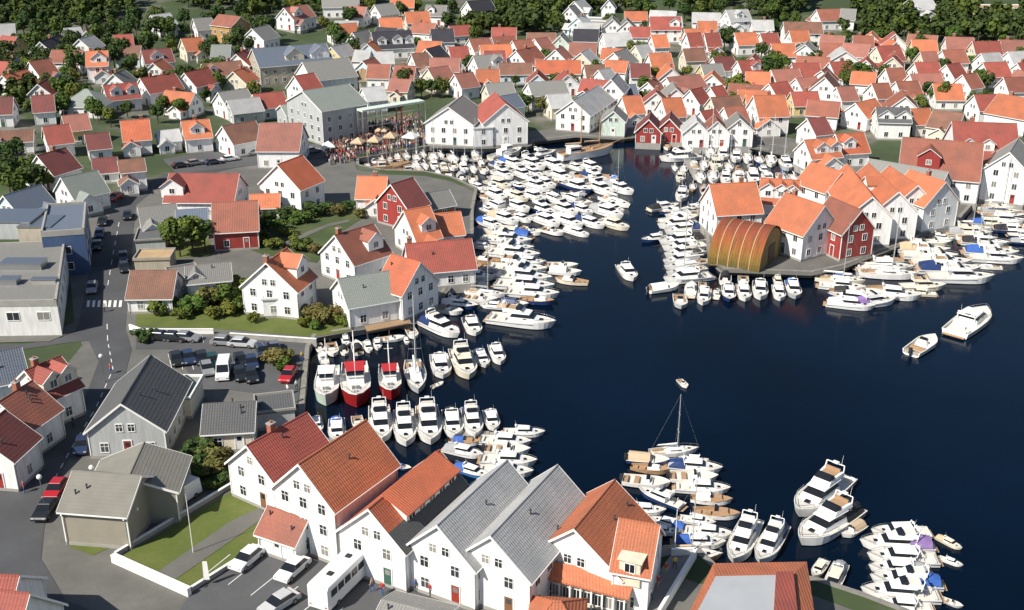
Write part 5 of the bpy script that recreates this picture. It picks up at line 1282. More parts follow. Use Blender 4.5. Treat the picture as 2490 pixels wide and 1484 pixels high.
        h = MB(); h.box(3.2, 4.3, -.6, .6, 2.0, 2.4); h.tube((5.2, -.35, 2.3), (5.2, .35, 2.3), .25, .25, 8); add('hatch', h, METAL)
        l = MB(); rail(l, L, B, .5, .8, 1.7); add('rail', l, METAL)
        v = MB(); v.box(-5.6, -3.6, -.9, .9, .85, 1.5); add('deck_locker', v, GREENC if hull == 'green' else GRYC)
    elif kind == 'ship':
        L, B = 17.0, 5.0
        hi = add('hull', hull_mb(L, B, 1.7, 2.7, .30, 2.1, .58, -.9, .75, .5), [H, BOOT, TEAK])
        s = MB(); s.path([(-L/2, B * .39, 1.72), (0, B * .5, 2.0), (4.2, B * .46, 2.3), (7.2, B * .22, 2.6), (8.4, 0, 2.75)], .09, 4); s.path([(-L/2, -B * .39, 1.72), (0, -B * .5, 2.0), (4.2, -B * .46, 2.3), (7.2, -B * .22, 2.6), (8.4, 0, 2.75)], .09, 4); add('gunwale', s, TEAK, hi)
        c = MB(); frust(c, -6.0, -2.6, 1.3, 1.4, 3.3, .2, .1, .1); c.box(-6.2, -2.5, -1.4, 1.4, 3.3, 3.42); add('deckhouse', c, GEL)
        g = MB(); frust(g, -5.8, -2.6, 1.29, 2.3, 2.85, .08, .1, .02); add('side_window', g, BGLASS)
        k = MB(); k.box(1.2, 3.4, -.9, .9, 1.9, 2.5, 0, .9); add('hatch', k, TEAK)
        for x, hh in ((3.9, 13.5), (-2.0, 15.5)):
            m = MB(); m.tube((x, 0, 1.5), (x, 0, hh), .17, .09, 7); m.tube((x, 0, 3.6), (x - 5.0, 0, 4.0), .11, .08, 6); m.tube((x, 0, hh * .7), (x - 3.6, 0, hh * .62), .08, .06, 5); mi = add('mast', m, plain('varnished_spar', (.42, .26, .12), .4, .15))
            v = MB(); v.tube((x - .2, 0, 3.95), (x - 4.8, 0, 4.25), .26, .16, 7); add('furled_sail', v, TANC, mi)
            y = MB()
            for sy in (-1, 1):
                for dx in (-.8, 0, .8): y.tube((x + dx, sy * 2.35, 2.1), (x, 0, hh * .86), .022, .022, 3)
            y.tube((8.3, 0, 2.8), (x, 0, hh * .95), .022, .022, 3); add('rigging', y, BLK, mi)
        b = MB(); b.tube((7.6, 0, 2.6), (11.4, 0, 3.7), .13, .07, 6); add('bowsprit', b, TEAK)
    BOATS[key] = (P, L, B); return BOATS[key]
KWORD = {'cruiser': 'motor cruiser', 'flybridge': 'flybridge cruiser', 'yacht': 'large motor yacht', 'sail': 'sailing yacht', 'open': 'open day boat', 'snekke': 'double-ended launch', 'cutter': 'fishing cutter', 'ship': 'two-masted wooden ship'}
def boat_w(kind, p, ang, L, hull='white', canopy='none', label=None, wide=1.0, zn='', mk=None, name=None):
    P, L0, B0 = proto(kind, hull, canopy); k = L / L0
    if label is None:
        label = f"{hull} {KWORD[kind]}" + ({'sail': f' with {canopy} sail cover'}.get(kind, f' with {canopy} canopy') if canopy != 'none' else ('' if kind == 'sail' else ''))
    nm = name or {'cruiser': 'motor_cruiser', 'flybridge': 'flybridge_cruiser', 'yacht': 'motor_yacht', 'sail': 'sailing_yacht', 'open': 'day_boat', 'snekke': 'double_ended_launch', 'cutter': 'fishing_cutter', 'ship': 'wooden_ship'}[kind]
    r = thing(nm, label, 'ship' if kind == 'ship' else 'boat', (p.x, p.y, 0.0), ang, zn, mk, None, None, (k, k * wide, k * .86 if kind in ('cruiser', 'flybridge', 'yacht') else k))
    objs = []
    for n, me, par in P: objs.append(link(n, me, objs[par] if par is not None else r))
    PLACED.append((p.x, p.y, L, B0 * k * wide, ang)); return r
PLACED = []
def boat(kind, sx, sy, bx, by, hull='white', canopy='none', label=None, wide=1.0, zn='', mk=None, name=None):
    if by - sy > abs(bx - sx): sy += .24 * (by - sy)      # the upper end of a bow-on boat is its superstructure, not its stern
    A, B = pz(sx, sy, 1.0), pz(bx, by, 1.0); d = B - A
    return boat_w(kind, (A + B) / 2, math.atan2(d.y, d.x), d.length, hull, canopy, label, wide, zn, mk, name)
def clash(p, ang, L, B):
    c, s = math.cos(ang), math.sin(ang)
    for t in (-.45, -.2, .1, .4):
        q = Vector((p.x + c * L * t, p.y + s * L * t))
        if inside(q, WPOLY) is False: return True
        for (x, y, l, b, a) in PLACED:
            dx, dy = q.x - x, q.y - y; u, v = dx * math.cos(a) + dy * math.sin(a), -dx * math.sin(a) + dy * math.cos(a)
            if abs(u) < l * .5 and abs(v) < b * .5 + B * .42: return True
    return False
MIXC = ('none',) * 11 + ('navy', 'blue', 'black', 'grey', 'grey', 'white', 'white', 'tan')
def raft(x0, y0, x1, y1, hx, hy, Lr, kinds, zn, mk, seed, gap=.12, flip=.12, hulls=('white',) * 12 + ('cream', 'navy', 'grey')):
    """boats lying side by side along a line of pixels, bows towards the pixel direction (hx, hy)"""
    rg = random.Random(seed); A, B = pz(x0, y0, .8), pz(x1, y1, .8); M_ = pz((x0 + x1) / 2, (y0 + y1) / 2, .8); Hd = pz((x0 + x1) / 2 + hx * 20, (y0 + y1) / 2 + hy * 20, .8) - M_
    ang = math.atan2(Hd.y, Hd.x); ln = (B - A); d = ln.normalized(); per = abs(d.x * -math.sin(ang) + d.y * math.cos(ang)); t = 0.0; n = 0
    while t < ln.length:
        kind = rg.choice(kinds); L = rg.uniform(*Lr) * (1.08 if kind in ('yacht', 'flybridge') else 1); L0B = {'sail': .30, 'open': .4, 'snekke': .36}.get(kind, .33); L = {'open': min(L, 6.0), 'snekke': min(L, 7.8)}.get(kind, L); b = L * L0B
        hull = rg.choice(hulls); can = rg.choice(MIXC)
        if hull == 'cream' and kind == 'open': hull = 'white'
        t += (b / 2) / max(per, .35); p = A + d * t; a = ang + rg.uniform(-.07, .07) + (math.pi if rg.random() < flip else 0)
        q = Vector((p.x + math.cos(ang) * rg.uniform(-.7, .7), p.y + math.sin(ang) * rg.uniform(-.7, .7), 0))
        if t < ln.length + b and not clash(q, a, L, b): boat_w(kind, q, a, L, hull, can, None, 1.0, zn, mk); n += 1
        t += (b / 2 + gap) / max(per, .35)
    return n
def fill(poly, hx, hy, Lr, kinds, n, zn, mk, seed, jit=.12):
    """pack the free water of a polygon with boats lying the same way"""
    rg = random.Random(seed); xs = [a[0] for a in poly]; ys = [a[1] for a in poly]; mx, my = sum(xs) / len(xs), sum(ys) / len(ys)
    Hd = pz(mx + hx * 20, my + hy * 20, 0) - pz(mx, my, 0); ang = math.atan2(Hd.y, Hd.x); made = 0
    for i in range(n * 60):
        if made >= n: break
        x, y = rg.uniform(min(xs), max(xs)), rg.uniform(min(ys), max(ys))
        if not inside((x, y), poly): continue
        kind = rg.choice(kinds); L = rg.uniform(*Lr) * (1 - .35 * i / (n * 60)); b = L * {'sail': .30, 'open': .4, 'snekke': .36}.get(kind, .33)
        if kind in ('open', 'snekke'): L = min(L, 6.2)
        a = ang + rg.uniform(-jit, jit) + (math.pi if rg.random() < .15 else 0); p = pz(x, y, .5)
        if clash(p, a, L, b): continue
        boat_w(kind, p, a, L, rg.choice(('white',) * 6 + ('cream', 'navy', 'grey', 'wooden' if kind in ('snekke', 'sail') else 'white')), rg.choice(MIXC), None, 1.0, zn, mk); made += 1
# --- the moored row below the car park (bows towards the waterfront houses)
Z, K = 'moored in the upper stern-to row', mark('the large red cutter', 868, 940)
boat('cutter', 862, 855, 868, 985, 'dark red', 'red', 'large red-hulled cutter with white wheelhouse and red roof', 1.0)
boat('cutter', 944, 862, 952, 965, 'dark red', 'red', 'smaller red-hulled cutter with white wheelhouse', .95)
boat('cutter', 800, 865, 792, 980, 'green', 'none', 'pale green fishing cutter beside the quay wall', .95)
boat('sail', 1003, 850, 1018, 950, 'grey', 'none', 'grey sailing yacht with tall mast beside the red cutter', 1.05)
boat('cruiser', 1066, 838, 1078, 912, 'white', 'none', None, 1.15, Z, K)
boat('flybridge', 1114, 822, 1142, 915, 'cream', 'none', None, 1.05, Z, K)
boat('cruiser', 1162, 832, 1182, 884, 'white', 'navy', None, 1.1, Z, K)
boat('cruiser', 1201, 816, 1218, 878, 'white', 'none', None, 1.0, Z, K)
boat('open', 1050, 930, 1078, 918, 'white', 'none', None, 1.0, Z, K)
Z, K = 'moored in the lower stern-to row', mark('the dark red roofed house', 745, 1040)
boat('cruiser', 766, 990, 772, 1045, 'white', 'none', None, 1.1, Z, K)
boat('cruiser', 818, 992, 820, 1068, 'grey', 'blue', None, 1.1, Z, K)
boat('open', 866, 992, 872, 1030, 'white', 'none', None, 1.2, Z, K)
boat('flybridge', 921, 955, 930, 1070, 'white', 'none', None, .95, Z, K)
boat('flybridge', 980, 965, 988, 1078, 'white', 'none', None, .95, Z, K)
boat('flybridge', 1037, 955, 1048, 1074, 'white', 'tan', None, 1.0, Z, K)
boat('cruiser', 1096, 968, 1105, 1058, 'white', 'black', None, 1.1, Z, K)
boat('flybridge', 1142, 962, 1156, 1056, 'white', 'navy', None, 1.0, Z, K)
boat('cruiser', 1189, 972, 1202, 1038, 'white', 'none', None, 1.1, Z, K)
# --- near raft beyond the long dormer house
Z, K = 'rafted off the grey roofed houses', mark('the slate skirted house', 1068, 1120)
raft(1222, 1056, 1226, 1150, 1, .08, (6.5, 7.6), ('cruiser', 'cruiser', 'open'), Z, K, 21, .1, 0)
raft(1120, 1082, 1130, 1110, 1, .2, (5.5, 6.5), ('cruiser',), Z, K, 22)
boat('cruiser', 1105, 1122, 1190, 1150, 'blue', 'blue', 'blue cruiser with blue canopy behind the long dormer house')
boat('open', 955, 1118, 1000, 1128, 'navy', 'blue', 'navy day boat with blue cover behind the tall orange roofed house')
# --- pier boats by the quay house
boat('yacht', 1188, 766, 1352, 786, 'white', 'none', 'long white motor yacht lying alone off the quay house pier')
boat('flybridge', 1026, 770, 1118, 812, 'white', 'navy', 'white cruiser with navy canopy pointing out from the quay house corner', 1.05)
boat('cruiser', 1140, 752, 1158, 808, 'white', 'black', 'white cruiser with black canopy between quay house and long yacht', 1.2)
boat('open', 920, 818, 985, 812, 'white', 'none', 'white open boat beside the brown wooden pier')
Z, K = 'tied to the quay corner by the car park', mark('the wooden pier', 930, 790)
raft(790, 850, 870, 838, .25, 1, (4.2, 5.2), ('open', 'open', 'cruiser'), Z, K, 23)
# --- west shore rafts
Z, K = 'in the west shore raft', mark('the quay corner house', 1010, 700)
raft(1222, 560, 1292, 712, 1, .10, (9.5, 11), ('cruiser', 'flybridge', 'cruiser', 'yacht'), Z, K, 31, .15)
raft(1138, 610, 1178, 722, 1, .10, (7.5, 8.5), ('cruiser', 'cruiser', 'open', 'sail'), Z, K, 32)
raft(1330, 660, 1345, 700, 1, .15, (6, 7), ('cruiser',), Z, K, 33)
raft(1085, 725, 1100, 760, 1, .2, (6, 7), ('cruiser', 'open'), Z, K, 34)
# --- the big raft in the middle of the inner harbour
Z, K = 'in the big inner harbour raft', mark('the wooden ship', 1430, 365)
for i, (x0, y0, x1, y1) in enumerate(((1225, 396, 1440, 406), (1205, 420, 1475, 432), (1190, 446, 1490, 458), (1185, 472, 1505, 486), (1185, 500, 1500, 514), (1200, 528, 1480, 542))):
    raft(x0, y0, x1, y1, 1, .35, (8, 10.5), ('cruiser', 'flybridge', 'cruiser', 'cruiser', 'sail') if i > 2 else ('cruiser', 'flybridge', 'flybridge'), Z, K, 41 + i, .02, .08)
raft(1180, 556, 1330, 560, 1, .3, (6, 7.5), ('cruiser', 'open'), Z, K, 49, .05, .1)
raft(1045, 398, 1190, 412, .3, 1, (6, 8), ('cruiser', 'open', 'sail'), Z, K, 46)
raft(1110, 428, 1190, 440, .3, 1, (6, 8), ('cruiser', 'open'), Z, K, 47)
boat('ship', 1362, 380, 1492, 362, 'white', 'none', 'white-hulled two-masted wooden ship at the inner quay')
boat('cutter', 1192, 382, 1268, 366, 'cream', 'none', 'cream harbour ferry in front of the broad white gables')
boat('flybridge', 1288, 376, 1352, 364, 'white', 'none', 'white cruiser between ferry and wooden ship')
# --- the north-east basin
Z, K = 'in the basin behind the peninsula', mark('the barrel-roofed shed', 1840, 600)
boat('flybridge', 1702, 376, 1602, 384, 'white', 'none', 'big white cruiser at the mouth of the north-east basin', 1.1)
raft(1715, 368, 1900, 396, .2, 1, (8, 10), ('sail', 'cruiser', 'sail'), Z, K, 51)
raft(1700, 398, 1960, 412, .2, 1, (8, 10), ('cruiser', 'sail', 'flybridge'), Z, K, 52)
raft(1690, 428, 1940, 436, .2, 1, (8, 10), ('sail', 'cruiser'), Z, K, 53)
boat('cruiser', 1662, 448, 1655, 484, 'white', 'none', 'white cruiser moored alone at the peninsula tip', 1.0)
# --- round the peninsula
Z, K = 'tied along the peninsula tip', mark('the barrel-roofed shed', 1840, 600)
raft(1652, 515, 1668, 668, -1, .12, (8, 10), ('cruiser', 'flybridge', 'cruiser', 'sail'), Z, K, 61, .1)
raft(1640, 682, 1700, 712, -.3, 1, (6.5, 7.5), ('cruiser',), Z, K, 62)
raft(1712, 708, 1935, 704, .05, 1, (7, 9), ('cruiser', 'cruiser', 'flybridge'), Z, K, 63, .3, 0)
Z, K = 'in the raft below the peninsula warehouses', mark('the red timber warehouse', 2085, 600)
raft(2035, 672, 2075, 740, 1, .1, (8, 9.5), ('cruiser', 'sail', 'cruiser'), Z, K, 71)
raft(2145, 640, 2190, 690, 1, .05, (9, 11), ('cruiser', 'flybridge', 'sail'), Z, K, 72)
raft(2245, 598, 2330, 668, 1, .05, (9, 11), ('cruiser', 'flybridge', 'yacht'), Z, K, 73)
raft(2345, 548, 2425, 620, 1, .05, (8, 10), ('cruiser', 'flybridge', 'sail'), Z, K, 74)
raft(2420, 498, 2475, 570, 1, .05, (8, 10), ('cruiser', 'sail', 'cruiser'), Z, K, 75)
raft(2475, 460, 2540, 540, 1, .05, (8, 10), ('cruiser', 'sail'), Z, K, 76)
raft(2105, 665, 2135, 705, 1, .1, (8, 9), ('cruiser', 'sail'), Z, K, 77)
raft(2335, 585, 2400, 650, 1, .05, (8, 10), ('cruiser', 'flybridge'), Z, K, 78)
raft(2250, 655, 2300, 678, 1, .0, (8, 10), ('cruiser',), Z, K, 79)
boat('flybridge', 2070, 735, 2182, 722, 'white', 'violet', 'white cruiser with violet canopy below the peninsula warehouses')
boat('yacht', 2190, 690, 2302, 690, 'cream', 'none', 'cream motor yacht lying outermost below the peninsula warehouses')
# --- boats under way
boat('cruiser', 1512, 626, 1542, 676, 'white', 'none', 'white cruiser alone in mid-harbour off the peninsula tip', 1.1)
boat('cruiser', 2322, 806, 2398, 752, 'white', 'none', 'white cruiser heading out across the open water', 1.15)
boat('open', 2216, 852, 2273, 816, 'white', 'none', 'white open boat following the cruiser across open water', 1.0)
boat('open', 1652, 912, 1672, 932, 'white', 'none', 'tiny white dinghy alone in the middle of the harbour', 1.0)
# --- near east rafts
Z, K = 'in the raft behind the restaurant', mark('the restaurant', 1500, 1300)
boat('sail', 1580, 1092, 1700, 1084, 'white', 'none', 'white sailing yacht with tall mast at the outer end of the restaurant raft')
boat('sail', 1585, 1342, 1758, 1344, 'wooden', 'tan', 'wooden sailing yacht with tall mast against the restaurant terrace', 1.1)
boat('flybridge', 1662, 1222, 1552, 1180, 'navy', 'none', 'navy-hulled cruiser in the restaurant raft', .9)
boat('cruiser', 1668, 1272, 1580, 1248, 'blue', 'blue', 'blue cruiser beside the navy-hulled one')
raft(1680, 1100, 1700, 1190, 1, .08, (6.0, 7.2), ('cruiser', 'cruiser', 'open', 'sail'), Z, K, 81, .06, 0)
raft(1712, 1205, 1716, 1322, 1, .08, (5.6, 6.6), ('cruiser', 'cruiser', 'open', 'cruiser'), Z, K, 82, .06, 0)
raft(1610, 1120, 1612, 1150, -1, -.1, (4.5, 5.2), ('open', 'cruiser'), Z, K, 83, .06, 0)
boat('flybridge', 1832, 1222, 1782, 1362, 'white', 'none', 'white flybridge cruiser berthed beside the terrace quay', .95)
boat('flybridge', 1900, 1238, 1846, 1362, 'white', 'navy', 'white flybridge cruiser with navy canopy beside the terrace quay', .95)
boat('yacht', 2052, 1152, 1936, 1248, 'white', 'none', 'largest white motor yacht, outer one of the big pair', 1.05)
boat('yacht', 2078, 1226, 1942, 1316, 'white', 'black', 'large white motor yacht with black canopy, inner one of the big pair', 1.05)
boat('open', 2098, 1262, 2048, 1292, 'white', 'tan', 'small white boat with tan cover tucked beside the big yachts', 1.2)
boat('cruiser', 2008, 1334, 1980, 1390, 'cream', 'none', 'small cream cruiser beside the orange edged quay hall', 1.1)
boat('cruiser', 2048, 1336, 2012, 1440, 'cream', 'grey', 'long cream launch beside the orange edged quay hall', .9)
Z, K = 'in the south-east raft', mark('the orange edged quay hall', 1850, 1420)
boat('flybridge', 2292, 1408, 2115, 1396, 'white', 'blue', 'white cruiser with bright blue canopy in the south-east raft')
for i, (x0, y0, x1, y1, kd, hl, cn) in enumerate(((2262, 1284, 2118, 1284, 'cruiser', 'white', 'none'), (2270, 1316, 2090, 1312, 'flybridge', 'white', 'violet'), (2282, 1350, 2108, 1344, 'cruiser', 'white', 'none'), (2262, 1376, 2112, 1370, 'cruiser', 'white', 'grey'), (2285, 1438, 2092, 1428, 'flybridge', 'white', 'none'), (2270, 1466, 2128, 1458, 'cruiser', 'white', 'none'), (2280, 1290, 2342, 1322, 'cruiser', 'cream', 'tan'), (2285, 1340, 2345, 1362, 'cruiser', 'white', 'none'), (2290, 1440, 2345, 1462, 'open', 'grey', 'none'))):
    boat(kd, x0, y0, x1, y1, hl, cn, None, 1.0, Z, K)
W5 = ('cruiser', 'cruiser', 'snekke', 'open', 'flybridge')
fill([(1105, 590), (1250, 555), (1400, 670), (1380, 720), (1200, 748), (1090, 760)], 1, .1, (6.5, 9.5), W5, 34, 'in the west shore raft', mark('the quay corner house', 1010, 700), 401)
fill([(1150, 440), (1230, 385), (1480, 410), (1510, 500), (1480, 555), (1330, 575), (1150, 570)], 1, .35, (6.5, 9.5), W5 + ('sail',), 34, 'in the big inner harbour raft', mark('the wooden ship', 1430, 365), 402)
fill([(1600, 355), (1710, 355), (1980, 405), (1900, 455), (1715, 478), (1660, 440)], .4, 1, (6.5, 9), ('sail', 'sail', 'cruiser', 'snekke'), 24, 'in the basin behind the peninsula', mark('the barrel-roofed shed', 1840, 600), 403)
fill([(1585, 500), (1715, 500), (1735, 670), (1640, 720), (1600, 690)], -1, .15, (6, 9), W5, 18, 'tied along the peninsula tip', mark('the barrel-roofed shed', 1840, 600), 404)
fill([(1640, 680), (1960, 682), (1960, 735), (1650, 735)], .1, 1, (5.5, 7.5), W5, 12, 'tied along the peninsula tip', mark('the barrel-roofed shed', 1840, 600), 405)
fill([(1985, 690), (2120, 640), (2350, 550), (2480, 450), (2560, 470), (2490, 600), (2330, 690), (2160, 745), (2050, 745)], 1, .08, (7, 10), W5 + ('sail',), 40, 'in the raft below the peninsula warehouses', mark('the red timber warehouse', 2085, 600), 406)
fill([(1560, 1110), (1690, 1080), (1752, 1250), (1755, 1322), (1640, 1330), (1560, 1260)], 1, .1, (5, 6.5), ('cruiser', 'snekke', 'open'), 16, 'in the raft behind the restaurant', mark('the restaurant', 1500, 1300), 407)
fill([(1085, 1075), (1290, 1045), (1296, 1150), (1150, 1150)], 1, .1, (5, 6.5), ('cruiser', 'snekke', 'open'), 9, 'rafted off the grey roofed houses', mark('the slate skirted house', 1068, 1120), 408)
fill([(758, 840), (885, 818), (1010, 800), (1010, 830), (850, 850), (775, 880)], .3, 1, (4, 5.5), ('snekke', 'open', 'cruiser'), 10, 'tied to the quay corner by the car park', mark('the wooden pier', 930, 790), 409)
K = mark('the stage frame', 955, 300)
boat('ship', 905, 404, 1000, 398, 'wooden', 'none', 'brown two-masted wooden ship below the stage frame')
boat('ship', 1010, 408, 935, 416, 'wooden', 'none', 'brown two-masted wooden ship against the south side of the festival basin')
fill([(875, 395), (1050, 372), (1180, 378), (1170, 440), (1040, 428), (900, 420)], .4, 1, (6, 9), ('sail', 'snekke', 'sail', 'sail'), 22, 'in the festival basin', K, 410)
# pontoons between the rafts
def pontoon(x0, y0, x1, y1, w, label):
    A, B = pz(x0, y0, .35), pz(x1, y1, .35); c = (A + B) / 2; L = (B - A).length; r = thing('pontoon', label, 'pontoon', (c.x, c.y, 0), math.atan2(B.y - A.y, B.x - A.x))
    m = MB(); n = int(L / .5)
    for k in range(n): m.box(-L/2 + k * .5, -L/2 + k * .5 + .46, -w/2, w/2, .3, .38)
    o = link('boards', m.mesh('boards', GWOOD), r); o['kind'] = 'stuff'
    for k in range(max(2, int(L / 4))): f = MB(); f.box(-L/2 + k * 4 + .3, -L/2 + k * 4 + 2.8, -w/2 + .1, w/2 - .1, -.3, .3); link('float', f.mesh('float', CONC), r)
pontoon(1172, 452, 1205, 556, 2.0, 'grey plank pontoon on the shore side of the big inner raft')
pontoon(1040, 384, 1190, 392, 2.0, 'grey plank pontoon along the festival quay')
pontoon(1650, 352, 1700, 440, 2.0, 'grey plank pontoon in the north-east basin')
pontoon(1100, 1052, 1190, 1056, 1.6, 'short grey pontoon off the lower stern-to row')

# ------------------------------------------------------------------ vehicles
CARS = {}
def car_proto(kind, paint):
    if (kind, paint) in CARS: return CARS[kind, paint]
    col_ = {'white': (.72, .72, .72), 'red': (.38, .015, .02), 'black': (.015, .016, .018), 'green': (.012, .05, .04), 'navy': (.02, .035, .08), 'grey': (.22, .23, .24), 'silver': (.45, .46, .47)}[paint]
    pm = plain('car_' + paint, col_, .25, .04, coat=.6); P = []
    L, W, Hb, Ht = {'car': (4.4, 1.8, .85, 1.45), 'van': (5.2, 2.0, 1.15, 2.3), 'bus': (9.0, 2.5, 1.3, 3.1)}[kind]
    b = MB(); h = W / 2
    prof = {'car': [(-L/2, .35), (-L/2, .8), (-L/2 + .15, .95), (L/2 - 1.15, .95), (L/2 - .15, .75), (L/2, .6), (L/2, .35)], 'van': [(-L/2, .35), (-L/2, 1.15), (L/2 - 1.0, 1.15), (L/2 - .1, .9), (L/2, .35)], 'bus': [(-L/2, .4), (-L/2, 1.3), (L/2, 1.3), (L/2 + .05, .4)]}[kind]
    rings = [[(x, y * (h - (.0 if z < .9 else .04)), z) for x, z in prof] for y in (-1, 1)]
    b.loft(rings[::-1]); P.append(('body', b.mesh('body', pm)))
    g = MB()
    if kind == 'car': g.hexa([(-1.75, -h + .06, .95), (1.05, -h + .06, .95), (1.05, h - .06, .95), (-1.75, h - .06, .95), (-1.25, -h + .22, 1.4), (.25, -h + .22, 1.4), (.25, h - .22, 1.4), (-1.25, h - .22, 1.4)]); rf = (-1.27, .27, h - .2, 1.4, 1.46)
    elif kind == 'van': g.hexa([(-L/2 + .02, -h + .03, 1.15), (L/2 - 1.0, -h + .03, 1.15), (L/2 - 1.0, h - .03, 1.15), (-L/2 + .02, h - .03, 1.15), (-L/2 + .1, -h + .12, 2.2), (L/2 - 1.7, -h + .12, 2.2), (L/2 - 1.7, h - .12, 2.2), (-L/2 + .1, h - .12, 2.2)]); rf = (-L/2 + .08, L/2 - 1.68, h - .1, 2.2, 2.32)
    else: g.box(-L/2 + .02, L/2 - .02, -h + .03, h - .03, 1.3, 2.9); rf = (-L/2, L/2, h, 2.9, 3.12)
    P.append(('glasshouse' if kind == 'car' else 'upper_body', g.mesh('glasshouse', BGLASS if kind == 'car' else pm)))
    r = MB(); r.box(rf[0], rf[1], -rf[2], rf[2], rf[3], rf[4], 0, .93); P.append(('roof', r.mesh('roof', pm)))
    if kind == 'bus':
        for sy in (-1, 1):
            for k in range(6): q = MB(); x = -3.8 + k * 1.25; q.box(x, x + 1.0, sy * (h - .02) - .03, sy * (h - .02) + .03, 1.7, 2.5); P.append(('window', q.mesh('window', BGLASS)))
        for x in (-2.4, 1.0): q = MB(); q.box(x, x + .6, -.3, .3, 3.12, 3.25); P.append(('roof_hatch', q.mesh('roof_hatch', BLK)))
        q = MB(); q.box(L/2 - .03, L/2 + .02, -1.0, 1.0, 1.5, 2.6); P.append(('windscreen', q.mesh('windscreen', BGLASS)))
    if kind == 'van':
        q = MB(); q.hexa([(L/2 - 1.0, -.85, 1.2), (L/2 - .96, -.85, 1.2), (L/2 - .96, .85, 1.2), (L/2 - 1.0, .85, 1.2), (L/2 - 1.62, -.8, 2.1), (L/2 - 1.58, -.8, 2.1), (L/2 - 1.58, .8, 2.1), (L/2 - 1.62, .8, 2.1)]); P.append(('windscreen', q.mesh('windscreen', BGLASS)))
        for sy in (-1, 1): q = MB(); q.box(L/2 - 2.4, L/2 - 1.5, sy * (h - .05) - .03, sy * (h - .05) + .03, 1.3, 1.85); P.append(('window', q.mesh('window', BGLASS)))
    for x in (-L * .3, L * .31):
        for sy in (-1, 1): w = MB(); w.tube((x, sy * (h - .22), .34), (x, sy * (h + .01), .34), .34, .34, 12, 0); w.tube((x, sy * h, .34), (x, sy * (h + .03), .34), .2, .2, 8, 1); P.append(('wheel', w.mesh('wheel', [RUB, METAL])))
    for sy in (-1, 1): q = MB(); q.box(L/2 - .08, L/2 + .02, sy * h * .7 - .16, sy * h * .7 + .16, .58, .74); P.append(('headlight', q.mesh('headlight', ALU)))
    for sy in (-1, 1): q = MB(); q.box(-L/2 - .02, -L/2 + .05, sy * h * .75 - .12, sy * h * .75 + .12, .7, .85); P.append(('tail_light', q.mesh('tail_light', RED)))
    CARS[kind, paint] = P; return P
def car(x0, y0, x1, y1, paint, kind='car', label=None, zn='', mk=None):
    A, B = pg(x0, y0), pg(x1, y1); d = B - A; p = pg((x0 + x1) / 2, (y0 + y1) / 2)
    r = thing({'car': 'parked_car', 'van': 'delivery_van', 'bus': 'bus'}[kind], label or f'{paint} {"hatchback car" if kind == "car" else kind}', kind, (p.x, p.y, p.z + .07), math.atan2(d.y, d.x), zn, mk)
    for n, me in car_proto(kind, paint): link(n, me, r)
car(795, 1470, 875, 1390, 'white', 'bus', 'white bus with roof hatches on the forecourt')
car(625, 1350, 580, 1388, 'white', 'car', 'white car parked beside the porch house')
car(735, 1375, 690, 1415, 'white', 'car', 'white car parked between bus and porch house')
car(700, 1465, 660, 1490, 'silver', 'car', 'silver car behind the white bus')
car(465, 1205, 415, 1238, 'white', 'van', 'white van beside the long pale garden wall')
car(152, 1180, 125, 1218, 'red', 'car', 'red car at the beige hall corner')
car(125, 1232, 100, 1268, 'black', 'car', 'black car beside the red one at the beige hall')
car(206, 1075, 196, 1110, 'navy', 'car', 'navy car beside the grey gabled hall')
car(712, 905, 692, 935, 'red', 'car', 'red car near the quay wall by the car park')
car(550, 890, 540, 935, 'white', 'van', 'white van in the lower car park')
K = mark('the white car park van', 545, 912)
for i, (x, y, c) in enumerate(((430, 882, 'black'), (460, 878, 'navy'), (492, 880, 'black'), (518, 886, 'green'), (585, 885, 'black'), (612, 890, 'navy'), (585, 918, 'black'), (612, 922, 'black'), (640, 862, 'navy'), (668, 856, 'navy'), (505, 905, 'grey'))): car(x - 5, y - 16, x + 5, y + 16, c, 'car', None, 'in the lower car park', K)
for i, (x, y, c) in enumerate(((395, 826, 'black'), (425, 828, 'black'), (455, 828, 'grey'), (548, 838, 'grey'), (590, 842, 'silver'))): car(x - 16, y, x + 16, y + 2, c, 'car', None, 'in the upper car park', K)
K = mark('the brown roofed bungalow', 375, 700)
for x0, y0, x1, y1, c in ((298, 620, 303, 645, 'black'), (300, 648, 306, 668, 'black'), (246, 560, 240, 590, 'navy'), (240, 592, 234, 618, 'black'), (228, 690, 222, 725, 'grey'), (312, 522, 310, 540, 'black'), (252, 535, 248, 556, 'black')): car(x0, y0, x1, y1, c, 'car', None, 'on the road past the bungalow', K)
car(292, 480, 270, 492, 'red', 'car', 'red car at the bend above the dark blue block')
K = mark('the hall with wide red roof', 500, 430)
for x, y, c in ((440, 408, 'black'), (475, 402, 'grey'), (520, 400, 'navy'), (560, 392, 'white'), (620, 376, 'silver'), (660, 376, 'black'), (700, 378, 'white'), (760, 372, 'grey')): car(x - 16, y + 2, x + 16, y - 2, c, 'car', None, 'on the upper street', K)

